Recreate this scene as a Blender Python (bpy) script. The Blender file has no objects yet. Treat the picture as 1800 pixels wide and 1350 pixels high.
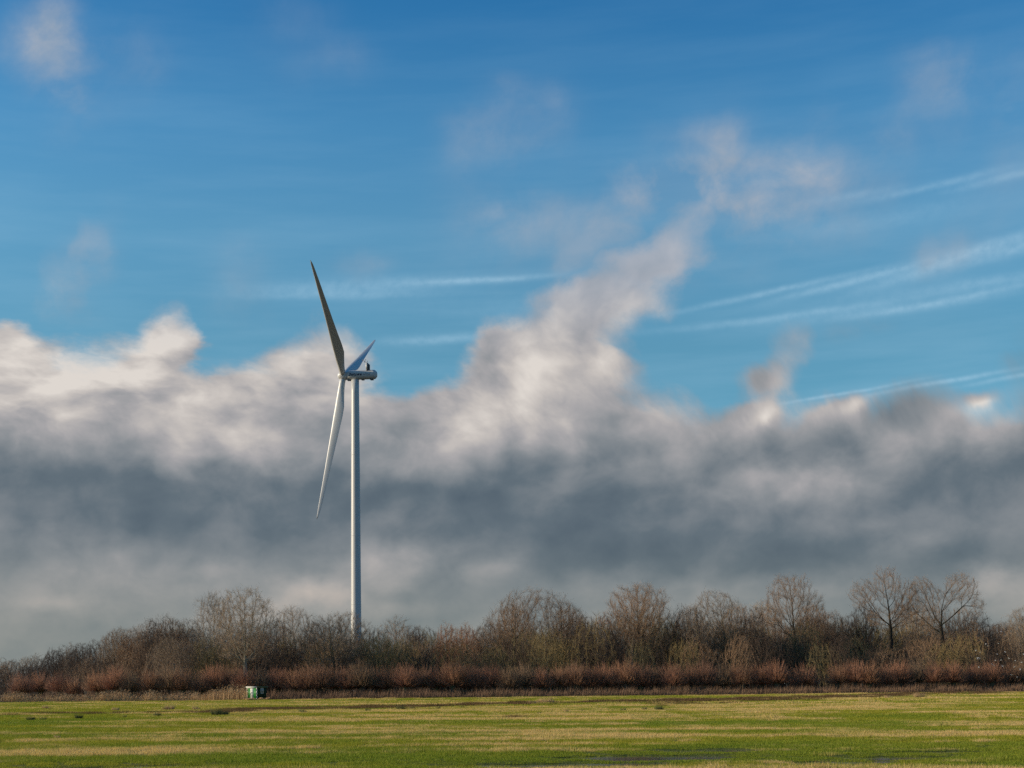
import bpy, math, random
import numpy as np
from mathutils import Vector, Matrix, Euler
C = bpy.context.scene
RNG = np.random.default_rng(7)
random.seed(7)
R = math.radians

# ---------------------------------------------------------------- camera
EYE, FPX, HX, HY, ROLL = 2.2, 2500.0, 900.0, 1203.0, R(0.24)
cam_d = bpy.data.cameras.new('camera'); cam = bpy.data.objects.new('camera', cam_d)
C.collection.objects.link(cam); C.camera = cam
cam_d.sensor_width = 36; cam_d.lens = 50; cam_d.shift_y = (HY - 675) / 1800
cam_d.clip_start = 0.5; cam_d.clip_end = 20000
cam.matrix_world = Matrix.Translation((0, 0, EYE)) @ Matrix.Rotation(R(90), 4, 'X') @ Matrix.Rotation(-ROLL, 4, 'Z')

C.cycles.use_adaptive_sampling = True; C.cycles.adaptive_threshold = 0.012; C.cycles.adaptive_min_samples = 8
C.cycles.use_denoising = False; C.render.filter_size = 1.15; C.cycles.sample_clamp_indirect = 4

# ---------------------------------------------------------------- sun, exposure
SUN_AZ = R(-93)      # measured from +Y (view direction), negative is to the left
SUN_EL = R(15)
sd = bpy.data.lights.new('sun', 'SUN'); sd.energy = 5.0; sd.angle = R(0.53); sd.color = (1.0, 0.83, 0.62)
sun = bpy.data.objects.new('sun', sd); C.collection.objects.link(sun)
sdir = Vector((math.sin(SUN_AZ) * math.cos(SUN_EL), math.cos(SUN_AZ) * math.cos(SUN_EL), math.sin(SUN_EL)))
sun.rotation_euler = sdir.to_track_quat('Z', 'Y').to_euler()
sun.location = sdir * 100
C.view_settings.view_transform = 'Standard'; C.view_settings.look = 'None'
C.view_settings.exposure = 0; C.view_settings.gamma = 1; C.view_settings.use_curve_mapping = False

def lin(*c):
    return tuple(((v / 255) / 12.92 if v / 255 <= 0.04045 else ((v / 255 + 0.055) / 1.055) ** 2.4) for v in c)

# ---------------------------------------------------------------- node helper
class NT:
    def __init__(s, tree): s.t = tree; s.n = tree.nodes; s.l = tree.links
    def put(s, node, idx, v):
        if v is None: return
        if hasattr(v, 'is_output') or isinstance(v, bpy.types.NodeSocket): s.l.new(v, node.inputs[idx])
        else:
            i = node.inputs[idx]
            if i.type == 'VECTOR' and not hasattr(v, '__len__'): v = (v, v, v)
            if i.type == 'RGBA' and len(v) == 3: v = tuple(v) + (1,)
            i.default_value = v
    def m(s, op, a, b=None, c=None, clamp=False):
        n = s.n.new('ShaderNodeMath'); n.operation = op; n.use_clamp = clamp
        s.put(n, 0, a); s.put(n, 1, b); s.put(n, 2, c); return n.outputs[0]
    def v(s, op, a, b=None, out=0):
        n = s.n.new('ShaderNodeVectorMath'); n.operation = op
        s.put(n, 0, a); s.put(n, 1, b); return n.outputs[out]
    def scale(s, a, k):
        n = s.n.new('ShaderNodeVectorMath'); n.operation = 'SCALE'; s.put(n, 0, a); s.put(n, 3, k); return n.outputs[0]
    def xyz(s, x, y, z=0.0):
        n = s.n.new('ShaderNodeCombineXYZ'); s.put(n, 0, x); s.put(n, 1, y); s.put(n, 2, z); return n.outputs[0]
    def sep(s, a):
        n = s.n.new('ShaderNodeSeparateXYZ'); s.put(n, 0, a); return n.outputs
    def map(s, a, loc=(0, 0, 0), rot=0, sc=(1, 1, 1), kind='TEXTURE'):
        n = s.n.new('ShaderNodeMapping'); n.vector_type = kind; s.put(n, 0, a)
        n.inputs[1].default_value = loc; n.inputs[2].default_value = (0, 0, rot); n.inputs[3].default_value = sc
        return n.outputs[0]
    def noise(s, a, scale, detail=4, rough=0.5, dist=0.0, lac=2.0, color=False, dim='3D'):
        n = s.n.new('ShaderNodeTexNoise'); n.noise_dimensions = dim; s.put(n, 'Vector', a)
        n.inputs['Scale'].default_value = scale; n.inputs['Detail'].default_value = detail
        n.inputs['Roughness'].default_value = rough; n.inputs['Distortion'].default_value = dist
        n.inputs['Lacunarity'].default_value = lac
        return n.outputs[1 if color else 0]
    def rng(s, a, f0, f1, t0=0.0, t1=1.0, smooth=False):
        n = s.n.new('ShaderNodeMapRange'); n.interpolation_type = 'SMOOTHSTEP' if smooth else 'LINEAR'
        s.put(n, 0, a); s.put(n, 1, f0); s.put(n, 2, f1); s.put(n, 3, t0); s.put(n, 4, t1); return n.outputs[0]
    def mix(s, f, a, b, kind='MIX'):
        n = s.n.new('ShaderNodeMix'); n.data_type = 'RGBA'; n.blend_type = kind; n.clamp_factor = True
        s.put(n, 0, f); s.put(n, 6, a); s.put(n, 7, b); return n.outputs[2]
    def ramp(s, f, stops, interp='LINEAR'):
        n = s.n.new('ShaderNodeValToRGB'); n.color_ramp.interpolation = interp; e = n.color_ramp.elements
        while len(e) < len(stops): e.new(0.5)
        for el, (p, c) in zip(e, stops): el.position = p; el.color = tuple(c) + (1,)
        s.put(n, 0, f); return n.outputs[0]
    def curve(s, f, pts):
        n = s.n.new('ShaderNodeFloatCurve'); c = n.mapping.curves[0]
        c.points[0].location = pts[0]; c.points[1].location = pts[-1]
        for p in pts[1:-1]: c.points.new(*p)
        for p in c.points: p.handle_type = 'AUTO'
        n.mapping.update(); s.put(n, 'Value', f); return n.outputs[0]

# ---------------------------------------------------------------- world: daylight sky with a cloud bank
SKY_K = 0.1
w = bpy.data.worlds.new('World'); C.world = w; w.use_nodes = True
w.cycles.sampling_method = 'MANUAL'; w.cycles.sample_map_resolution = 256
T = NT(w.node_tree); T.n.clear()
def px2ang(px, py):
    # a photo position as azimuth and elevation, both times 2500
    dx, dy = px - HX, HY - py
    c, s_ = math.cos(ROLL), math.sin(ROLL)
    dx, dy = dx * c + dy * s_, dy * c - dx * s_
    a = math.atan2(dx, FPX); e = math.atan2(dy, math.hypot(FPX, dx))
    return a * FPX, e * FPX
def build_sky():
    tc = T.n.new('ShaderNodeTexCoord'); d = tc.outputs['Generated']
    x, y, z = T.sep(d)
    az = T.m('MULTIPLY', T.m('ARCTAN2', x, y), FPX)
    hyp = T.m('SQRT', T.m('MULTIPLY_ADD', x, x, T.m('MULTIPLY', y, y)))
    el = T.m('MULTIPLY', T.m('ARCTAN2', z, hyp), FPX)
    P = T.xyz(az, el, 1.0)
    zq = T.m('ADD', T.m('MULTIPLY', T.m('SQRT', T.m('MAXIMUM', T.m('ADD', z, .01), .002)), FPX * .12), T.m('MULTIPLY', z, FPX * .78))
    xq = T.m('MULTIPLY', x, FPX)
    # wind drags the wisps out from lower left to upper right
    sl = T.rng(el, 400, 640, .06, .26, smooth=True)
    Q = T.xyz(T.m('MULTIPLY', T.m('MULTIPLY_ADD', T.m('MULTIPLY', zq, sl), .9, xq), .80), T.m('MULTIPLY', y, FPX), T.m('SUBTRACT', T.m('MULTIPLY', zq, 1.1), T.m('MULTIPLY', xq, sl)))          # noise space, one unit about one photo pixel
    # ragged displacement on three sizes
    w1 = T.v('MULTIPLY', T.v('SUBTRACT', T.noise(Q, 1 / 170, 1, .5, color=True), (.5, .5, .5)), (120, 90, 0))
    w2 = T.v('MULTIPLY', T.v('SUBTRACT', T.noise(Q, 1 / 66, 6, .60, color=True), (.5, .5, .5)), (56, 44, 0))
    PW = T.v('ADD', T.v('ADD', P, w1), w2)
    PS = T.v('ADD', P, T.scale(w2, .5))
    # curled coordinates: cloud billows instead of even mottling
    c1 = T.v('MULTIPLY', T.v('SUBTRACT', T.noise(T.v('ADD', Q, (0, 0, 500)), 1 / 110, 2, .5, color=True), (.5, .5, .5)), (58, 40, 44))
    QW = T.v('ADD', Q, c1)
    fb = T.noise(QW, 1 / 135, 7, .58)
    big = T.noise(Q, 1 / 330, 3, .5)
    lit = T.noise(T.v('ADD', QW, (24, 0, -26)), 1 / 105, 5, .50)
    lit0 = T.noise(QW, 1 / 105, 5, .50)
    relief = T.m('SUBTRACT', lit0, lit)
    def blobs(items, base, coords):
        acc = base
        for (cx, cy, rx, ry, rot, k) in items:
            X, Y = px2ang(cx, cy); c, s_ = math.cos(R(rot)), math.sin(R(rot))
            a1, b1 = c / rx, s_ / rx; a2, b2 = -s_ / ry, c / ry
            c1, c2 = -(a1 * X + b1 * Y), -(a2 * X + b2 * Y)
            # adding a vanishing share of the running sum makes the nodes run one after another (small shader stack)
            ma = T.n.new('ShaderNodeVectorMath'); ma.operation = 'MULTIPLY_ADD'
            T.put(ma, 0, acc); T.put(ma, 1, (1e-6, 1e-6, 0)); T.put(ma, 2, coords)
            q = ma.outputs[0]
            u_ = T.v('DOT_PRODUCT', q, (a1, b1, c1), 1); v_ = T.v('DOT_PRODUCT', q, (a2, b2, c2), 1)
            r2 = T.m('MULTIPLY_ADD', u_, u_, T.m('MULTIPLY', v_, v_))
            acc = T.m('MULTIPLY_ADD', T.m('POWER', 0.3679, r2), k, acc)
        return acc
    def lattice(coords):
        # the broad cloud masses as a coarse chart: rows of curves over azimuth, blended over elevation
        X, Y, _ = T.sep(coords)
        xn = T.rng(X, -1000, 1000); xv = T.xyz(xn, xn, xn)
        cols = np.linspace(-1000, 1000, 61); h = 62.0; rows = np.arange(-30, 1290, h)
        def field(items, yy, fade):
            v = np.zeros_like(cols)
            for (cx, cy, rx, ry, rot, k) in items:
                if ry < 21: continue
                A_, B_ = px2ang(cx, cy); c, s_ = math.cos(R(rot)), math.sin(R(rot))
                u_ = ((cols - A_) * c + (yy - B_) * s_) / rx; w_ = (-(cols - A_) * s_ + (yy - B_) * c) / ry
                v += k * np.exp(-(u_ ** 2 + w_ ** 2))
            return v
        acc = (0.0, 0.0, 0.0)
        for yy in rows:
            n = T.n.new('ShaderNodeRGBCurve'); n.mapping.extend = 'HORIZONTAL'
            for ch, (items, lo, hi) in enumerate(((ALPHA, -3, 3), (SHADE, -1, 1), (VEIL, 0, 1.5))):
                v = (field(items, yy, 0) - lo) / (hi - lo)
                cv = n.mapping.curves[ch]
                cv.points[0].location = (0, float(v[0])); cv.points[1].location = (1, float(v[-1]))
                keep = [i for i in range(1, 60) if abs(v[i] - v[i - 1]) > 1e-4 or abs(v[i + 1] - v[i]) > 1e-4]
                for i in keep: cv.points.new((cols[i] + 1000) / 2000, float(v[i]))
            n.mapping.update(); T.put(n, 1, xv)
            wt = T.m('SUBTRACT', 1.0, T.m('MULTIPLY', T.m('ABSOLUTE', T.m('SUBTRACT', Y, float(yy))), 1 / h), clamp=True)
            wt = T.m('MULTIPLY', T.m('MULTIPLY', wt, wt), T.m('MULTIPLY_ADD', wt, -2.0, 3.0))
            ma = T.n.new('ShaderNodeVectorMath'); ma.operation = 'MULTIPLY_ADD'
            T.put(ma, 0, n.outputs[0]); T.put(ma, 1, T.xyz(wt, wt, wt)); T.put(ma, 2, acc); acc = ma.outputs[0]
        # outside the rows the weights run out: 0 -> value 0, so take the offsets off with the summed weight
        inside = T.m('MULTIPLY', T.rng(Y, -30, -29), T.rng(Y, float(rows[-1]), float(rows[-1]) - 1))
        r_, g_, b_ = T.sep(acc)
        return (T.m('MULTIPLY', T.m('MULTIPLY_ADD', r_, 6.0, -3.0), inside), T.m('MULTIPLY', T.m('MULTIPLY_ADD', g_, 2.0, -1.0), inside), T.m('MULTIPLY', b_, 1.5))
    small = lambda it: [b for b in it if b[3] < 21]
    L_A, L_S, L_V = lattice(PW)
    # --- top edge of the cloud bank as a function of azimuth
    tops = TOPS
    xa = T.sep(PW)
    Xn = T.rng(xa[0], -1000, 1000)
    Ys = [px2ang(a, b) for a, b in tops]
    T_el = T.m('MULTIPLY', T.curve(Xn, [((a + 1000) / 2000, b / 1000) for a, b in Ys]), 1000.0)
    bank = T.m('DIVIDE', T.m('SUBTRACT', T_el, xa[1]), T.rng(T.noise(Q, 1 / 260, 1), .35, .65, 22.0, 95.0))
    bank = T.m('ADD', T.m('MINIMUM', T.m('MAXIMUM', bank, -1.2), 1.4), T.m('MULTIPLY', T.m('SUBTRACT', fb, .5), .9))
    dens = blobs(small(ALPHA), T.m('ADD', L_A, T.m('MAXIMUM', bank, -1.1)), PW)
    dens = T.m('ADD', dens, T.m('MULTIPLY', T.m('SUBTRACT', fb, .5), 1.7))
    # elsewhere round the sky, loose cloud by noise only
    A = T.rng(dens, -.45, .75, 0.0, 1.0, smooth=True)
    # faint veil and wisps
    veil = blobs(small(VEIL), L_V, PW)
    veil = T.m('MULTIPLY', veil, T.rng(fb, .36, .66, .15, 1.1))
    A = T.m('MAXIMUM', A, T.m('MINIMUM', veil, .85))
    # --- brightness of the cloud
    S = T.curve(T.rng(T.sep(PS)[1], 0, 1300), [(a, b) for a, b in SHADE_Y])
    S0_ = S
    S = blobs(small(SHADE), T.m('ADD', S, L_S), PS)
    S = T.m('MULTIPLY_ADD', T.m('SUBTRACT', big, .5), .4, S)
    S = T.m('MULTIPLY_ADD', relief, T.m('MULTIPLY', T.rng(S, .1, .8, .40, 1.15), T.rng(el, 100, 380, .45, 1.0)), S)
    S = T.m('MULTIPLY_ADD', T.m('SUBTRACT', fb, .5), T.rng(el, 120, 420, .16, .24), S)
    col = T.ramp(S, [(0, lin(74, 90, 104)), (.2, lin(99, 112, 122)), (.42, lin(137, 142, 147)), (.62, lin(168, 166, 168)),
                     (.8, lin(196, 190, 186)), (1, lin(222, 215, 208))])
    low = T.rng(el, 300, 40, 0, 1, smooth=True)
    lowc = T.ramp(S, [(0, lin(92, 106, 110)), (.35, lin(124, 133, 132)), (.6, lin(156, 156, 149)), (.8, lin(182, 170, 158)), (1, lin(198, 184, 170))])
    col = T.mix(T.m('MULTIPLY', low, .9), col, lowc)
    col = T.mix(T.rng(el, 540, 780, 0, .75, smooth=True), col, lin(164, 177, 194))
    # --- clear sky
    sky = T.n.new('ShaderNodeTexSky'); sky.sky_type = 'NISHITA'; sky.sun_disc = False
    sky.sun_elevation = SUN_EL; sky.sun_rotation = SUN_AZ % (2 * math.pi)
    sky.air_density = 1.0; sky.dust_density = .6; sky.ozone_density = 2.2
    blue = T.v('MULTIPLY', sky.outputs[0], SKY_TINT)
    # deeper blue upwards
    g = T.ramp(T.rng(el, 350, 1250), list(zip((0, .255, .455, .645, .845, 1), SKY_G)))
    blue = T.v('MULTIPLY', blue, g)
    # thin high cirrus streaks
    cir = T.rng(T.noise(T.xyz(T.m('MULTIPLY', xq, .16), T.m('MULTIPLY', y, FPX * .5), T.m('MULTIPLY_ADD', xq, -.06, T.m('MULTIPLY', zq, 1.7))), 1 / 60, 5, .55), .40, .78, 0, 1)
    cir = T.m('MULTIPLY', cir, T.rng(el, 1250, 500, .02, .15))
    # contrails
    PC = T.v('ADD', P, T.v('ADD', T.scale(w1, .12), T.scale(w2, .12)))
    con = blobs(CONTRAIL, 0.0, PC)
    con = T.m('MULTIPLY', con, T.rng(T.noise(Q, 1 / 14, 4, .6), .25, .62, .55, 1.1))
    blue = T.mix(T.m('ADD', cir, con, clamp=True), blue, tuple(v / SKY_K for v in lin(168, 205, 228)))
    cloud = T.scale(col, 1 / SKY_K)
    out = T.mix(A, blue, cloud)
    bg = T.n.new('ShaderNodeBackground'); T.put(bg, 0, out); bg.inputs[1].default_value = SKY_K
    wo = T.n.new('ShaderNodeOutputWorld'); T.l.new(bg.outputs[0], wo.inputs[0])

SKY_TINT = (1.04, 1.96, 2.56)
SKY_G = [(.62, .60, .50), (.70, .65, .52), (.80, .75, .61), (.62, .72, .65), (.32, .575, .61), (.25, .5, .575)]
TOPS = [(-90, 640), (0, 580), (30, 570), (60, 572), (100, 590), (150, 602), (200, 592), (240, 560), (290, 536), (335, 552), (370, 606), (440, 602),
        (500, 590), (560, 578), (640, 600), (700, 650), (790, 655), (860, 628), (920, 618), (1000, 640), (1060, 640), (1120, 668),
        (1200, 700), (1280, 745), (1340, 735), (1400, 738), (1460, 715), (1520, 705), (1600, 690), (1700, 705), (1760, 700), (1850, 690), (1900, 690)]
# cx, cy, rx, ry, turn, strength  (photo pixels)
ALPHA = [(950, 595, 135, 62, 38, 1.8), (1085, 515, 130, 66, 32, 1.35), (1190, 445, 105, 66, 30, 1.25), (1290, 395, 110, 46, 12, .7), (1000, 640, 120, 40, 10, 1.0), (880, 600, 60, 40, 30, .6),
         (1368, 620, 50, 72, -42, 1.1), (1325, 680, 80, 44, -10, .9), (1420, 560, 44, 36, -30, .5), (1290, 720, 60, 30, 0, .6), (1795, 600, 60, 60, -30, 1.2), (1330, 690, 40, 40, 0, .9),
         (1490, 715, 45, 18, 25, 1.0), (1720, 712, 32, 14, 0, 1.0), (1325, 742, 38, 20, 15, .9),
         (395, 640, 75, 22, 10, -1.3), (765, 690, 100, 24, 6, -1.9), (430, 585, 50, 22, 0, -.6), (1240, 745, 60, 22, 0, -1.0), (900, 655, 90, 14, 20, -.3)]
VEIL = [(108, 78, 52, 50, 0, .85), (95, 155, 44, 46, 10, .6), (110, 40, 55, 30, 0, .4), (235, 85, 60, 45, 30, .22), (545, 75, 90, 30, -20, .22),
        (145, 440, 22, 44, -38, .5), (112, 500, 20, 36, -30, .45), (850, 275, 66, 38, 15, .5), (945, 220, 50, 50, 30, .42), (915, 410, 100, 40, 12, .62),
        (1265, 290, 45, 58, -35, .8), (1150, 325, 85, 42, 28, .8), (1290, 385, 140, 46, 12, 1.0), (1400, 345, 120, 48, 10, .7), (1210, 350, 120, 60, 15, .4), (1440, 275, 50, 30, 35, .42),
        (1600, 190, 60, 28, 30, .55), (1680, 155, 40, 34, 30, .6), (1780, 165, 50, 50, 20, .3), (1790, 260, 60, 36, 10, .3), (1660, 430, 60, 26, 25, .36),
        (430, 490, 48, 40, 20, .34), (640, 470, 50, 18, 10, .24), (1500, 580, 40, 14, 8, .4), (1080, 375, 60, 30, 30, .4), (1010, 470, 50, 40, 50, .5), (1720, 400, 90, 40, 20, .2)]
SHADE_Y = [(0, .42), (.05, .42), (.12, .46), (.17, .40), (.215, .34), (.27, .30), (.33, .48), (.39, .58), (.46, .62), (.55, .58), (.65, .52), (.8, .56), (1, .6)]
SHADE = [(285, 585, 95, 55, 20, .38), (50, 612, 110, 40, -5, .26), (180, 630, 110, 45, 10, .26), (150, 690, 190, 60, 0, .18), (20, 750, 80, 90, 0, .22), (320, 745, 50, 45, 40, .22), (405, 720, 55, 35, 20, .20),
         (455, 800, 110, 35, 0, .26), (640, 690, 55, 40, 0, .22), (240, 690, 110, 35, 5, -.14), (210, 865, 240, 40, -6, -.12), (190, 945, 210, 26, -3, -.20), (540, 880, 190, 36, 6, -.16), (330, 800, 90, 30, 0, .10),
         (545, 640, 90, 45, 0, .14), (545, 740, 60, 40, 0, -.06), (450, 640, 60, 30, 0, .08), (740, 730, 100, 30, 0, -.16), (850, 755, 90, 40, 8, .34), (905, 690, 80, 38, 30, .26), (1040, 670, 90, 34, 10, .18), (1160, 710, 60, 30, 0, .14), (700, 800, 90, 30, 0, .10), (1480, 820, 60, 26, 0, .16), (960, 590, 100, 45, 40, .28), (1125, 500, 90, 42, 35, .22), (1250, 410, 120, 40, 15, -.06),
         (1330, 640, 90, 70, 0, -.16), (1370, 632, 22, 34, -30, .14), (1780, 610, 60, 50, 0, -.12), (1320, 750, 50, 24, 20, .34), (1345, 735, 24, 12, 30, .22), (1470, 728, 36, 24, 40, .30), (1512, 708, 34, 14, 25, .34), (1716, 718, 34, 15, 0, .38), (1735, 712, 14, 10, 0, .2), (1600, 720, 60, 24, 0, -.18),
         (1350, 800, 80, 30, 10, -.16), (1480, 775, 70, 26, 30, -.16), (1600, 750, 60, 40, 0, -.08), (1390, 850, 110, 32, 5, .20), (1740, 770, 60, 40, 15, .20), (1660, 840, 80, 34, 0, -.10), (1690, 910, 200, 60, 10, -.06), (1560, 790, 70, 26, 20, .12), (1150, 930, 300, 45, -4, -.10),
         (1050, 800, 150, 40, 0, .08), (920, 930, 160, 40, 0, -.08), (100, 1010, 90, 26, 10, .14), (240, 1012, 36, 22, 0, .30), (90, 1060, 50, 14, 0, .14), (350, 1000, 90, 20, 0, .12), (560, 1040, 75, 28, 12, .34), (430, 1090, 90, 18, 5, .12), (690, 985, 60, 22, 0, .26), (700, 1070, 50, 16, 0, .12), (860, 1000, 90, 18, 4, .12),
         (1020, 975, 260, 30, -3, -.14), (1420, 1000, 300, 42, 0, -.24), (1700, 990, 160, 36, 0, -.16), (700, 935, 120, 26, 6, .06), (1330, 860, 90, 26, 0, .10), (1770, 1045, 70, 24, 8, .30), (1480, 1060, 150, 24, 0, .06), (60, 1120, 120, 40, 0, -.04), (800, 1040, 140, 20, 0, -.06), (1120, 1090, 200, 20, 0, .03)]
CONTRAIL = [(1350, 513, 160, 5, 9, .34), (1520, 487, 130, 7, 10.5, .42), (1690, 452, 150, 10, 13.5, .45), (1830, 425, 120, 9, 12, .4),
            (1600, 541, 210, 8, 3.5, .26), (1380, 556, 200, 6, 4, .30), (1700, 522, 160, 5, 6, .22), (1730, 498, 180, 10, 3, .24),
            (1480, 692, 110, 3, 6.5, .42), (1650, 674, 140, 4, 6, .42), (1810, 658, 90, 4, 7, .40),
            (1640, 326, 130, 6, 6.5, .26), (1790, 306, 110, 6, 7, .30), (1500, 343, 70, 6, 6, .2), (1570, 380, 160, 14, 5, .13),
            (860, 492, 110, 5, 3, .40), (700, 498, 140, 12, 3, .24), (560, 512, 130, 12, 2, .22), (770, 596, 110, 8, 3, .32), (620, 520, 180, 6, 2, .16), (900, 540, 200, 20, 3, .08)]
build_sky()

# ---------------------------------------------------------------- scene helpers
def prop(o, label=None, cat=None, group=None, kind=None):
    if label: o['label'] = label
    if cat: o['category'] = cat
    if group: o['group'] = group
    if kind: o['kind'] = kind
    return o
def link(name, data, parent=None):
    o = bpy.data.objects.new(name, data); C.collection.objects.link(o)
    if parent: o.parent = parent
    return o
def empty(name, loc=(0, 0, 0), rz=0):
    o = link(name, None); o.location = loc; o.rotation_euler = (0, 0, rz); o.empty_display_size = .2; return o
def npmesh(name, V, F, mat=None, smooth=False):
    # V (n,3); F list of arrays (m,k) with k = 3 or 4
    me = bpy.data.meshes.new(name); V = np.asarray(V, np.float32).reshape(-1, 3)
    F = [np.asarray(f, np.int32) for f in F if len(f)]
    me.vertices.add(len(V)); me.vertices.foreach_set('co', V.ravel())
    nl = sum(f.size for f in F); npoly = sum(len(f) for f in F)
    me.loops.add(nl); me.polygons.add(npoly)
    me.loops.foreach_set('vertex_index', np.concatenate([f.ravel() for f in F]))
    tot = np.concatenate([np.full(len(f), f.shape[1], np.int32) for f in F])
    me.polygons.foreach_set('loop_start', np.concatenate([[0], np.cumsum(tot)[:-1]]).astype(np.int32))
    if smooth: me.polygons.foreach_set('use_smooth', np.ones(npoly, bool))
    me.update(calc_edges=True); me.validate()
    if mat: me.materials.append(mat)
    return me
class MB:
    # collects simple solids into one mesh
    def __init__(s): s.V = []; s.F4 = []; s.F3 = []; s.n = 0
    def add(s, V, F4=(), F3=()):
        V = np.asarray(V, float).reshape(-1, 3); s.V.append(V)
        if len(F4): s.F4.append(np.asarray(F4) + s.n)
        if len(F3): s.F3.append(np.asarray(F3) + s.n)
        s.n += len(V)
    def box(s, x0, x1, y0, y1, z0, z1):
        V = [(x, y, z) for z in (z0, z1) for y in (y0, y1) for x in (x0, x1)]
        s.add(V, [(0, 2, 3, 1), (4, 5, 7, 6), (0, 1, 5, 4), (2, 6, 7, 3), (0, 4, 6, 2), (1, 3, 7, 5)])
    def rings(s, rings, cap0=True, cap1=True):
        rings = np.asarray(rings, float); k, n = rings.shape[:2]; i = np.arange(n); j = (i + 1) % n
        F = np.concatenate([np.stack([a * n + i, a * n + j, (a + 1) * n + j, (a + 1) * n + i], 1) for a in range(k - 1)])
        V = rings.reshape(-1, 3); F3 = []
        if cap0: V = np.vstack([V, rings[0].mean(0)]); c = len(V) - 1; F3.append(np.stack([j, i, np.full(n, c)], 1))
        if cap1: V = np.vstack([V, rings[-1].mean(0)]); c = len(V) - 1; F3.append(np.stack([(k - 1) * n + i, (k - 1) * n + j, np.full(n, c)], 1))
        s.add(V, F, np.concatenate(F3) if F3 else ())
    def tube(s, pts, rad, n=8):
        pts = np.asarray(pts, float); rad = np.broadcast_to(np.asarray(rad, float), (len(pts),)); out = []
        for i in range(len(pts)):
            t = pts[min(i + 1, len(pts) - 1)] - pts[max(i - 1, 0)]; t /= np.linalg.norm(t)
            u = np.cross(t, (0, 0, 1.0) if abs(t[2]) < .9 else (1.0, 0, 0)); u /= np.linalg.norm(u); v = np.cross(t, u)
            a = np.arange(n) / n * 2 * np.pi
            out.append(pts[i] + rad[i] * (np.cos(a)[:, None] * u + np.sin(a)[:, None] * v))
        s.rings(out)
    def obj(s, name, mat, parent=None, smooth=False):
        me = npmesh(name, np.vstack(s.V), [np.concatenate(f) for f in (s.F4, s.F3) if f], mat, smooth)
        return link(name, me, parent)

def vnoise(x, y, seed=0):
    xi, yi = np.floor(x).astype(np.int64), np.floor(y).astype(np.int64); fx, fy = x - xi, y - yi
    fx = fx * fx * (3 - 2 * fx); fy = fy * fy * (3 - 2 * fy)
    def h(a, b):
        n = (a * 374761393 + b * 668265263 + seed * 974711) & 0x7fffffff
        n = ((n ^ (n >> 13)) * 1274126177) & 0x7fffffff; n = (n ^ (n >> 16)) & 0xffffff
        return n / 0xffffff
    a = h(xi, yi) * (1 - fx) + h(xi + 1, yi) * fx; b = h(xi, yi + 1) * (1 - fx) + h(xi + 1, yi + 1) * fx
    return a * (1 - fy) + b * fy
def fbm(x, y, seed=0, o=4, g=.5):
    s = 0; a = 1; t = 0
    for k in range(o): s = s + a * vnoise(x * 2 ** k + 17.3 * k, y * 2 ** k - 9.1 * k, seed + k); t += a; a *= g
    return s / t
def sstep(a, b, x):
    t = np.clip((x - a) / (b - a), 0, 1); return t * t * (3 - 2 * t)

WATER = -0.03
# flooded spots as ellipses in the field: x, y, half width, half depth, turn
POOLS = [(1.6, 38.9, 3.6, 1.3, 5), (4.4, 42.6, 3.2, 1.9, 6), (6.6, 46.6, 2.0, 1.5, 8), (-11.4, 38.2, 2.3, 1.0, 4), (-9.2, 39.4, 1.6, .6, 4), (9.4, 39.6, 2.0, .9, 8), (11.2, 42.0, 2.0, 1.0, 14), (13.2, 45.2, 2.2, .9, 8)]
def ell(x, y, L):
    s = 0
    for (cx, cy, rx, ry, rot) in L:
        c, n = math.cos(R(rot)), math.sin(R(rot)); u = ((x - cx) * c + (y - cy) * n) / rx; v = (-(x - cx) * n + (y - cy) * c) / ry
        s = np.maximum(s, np.exp(-(u * u + v * v)))
    return s
def ground_z(x, y):
    x = np.asarray(x, float); y = np.asarray(y, float)
    z = .0062 * np.clip(x, -160, 160) * sstep(60, 190, y)
    z = z + .10 * (fbm(x / 9, y / 9, 3, 3) - .5) * sstep(20, 60, y) + .05 * (fbm(x / 1.6, y / 1.6, 5, 3) - .5)
    p = ell(x, y, POOLS) * (.55 + .9 * fbm(x / 1.1, y / .8, 11, 3))
    z = z * (1 - sstep(.2, .6, p) * .6) - .085 * sstep(.33, .62, p)
    z = z - .55 * np.exp(-((y - DITCH(x)) / 1.6) ** 2)
    return z
def DITCH(x): return 240.5 + 1.0 * np.sin(np.asarray(x, float) / 37)
def on_ground(x, y): return float(ground_z(x, y))
def at(px, Y, py=None):
    # world position at distance Y that shows at photo column px (and row py when given)
    dx = px - HX; dy = (HY - py) if py is not None else -EYE / Y * FPX
    c, s = math.cos(ROLL), math.sin(ROLL)
    dx, dy = dx * c + dy * s, dy * c - dx * s
    x = dx / FPX * Y
    return Vector((x, Y, EYE + dy / FPX * Y if py is not None else on_ground(x, Y)))
def row_y(py): return FPX * EYE / (py - HY)

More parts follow.
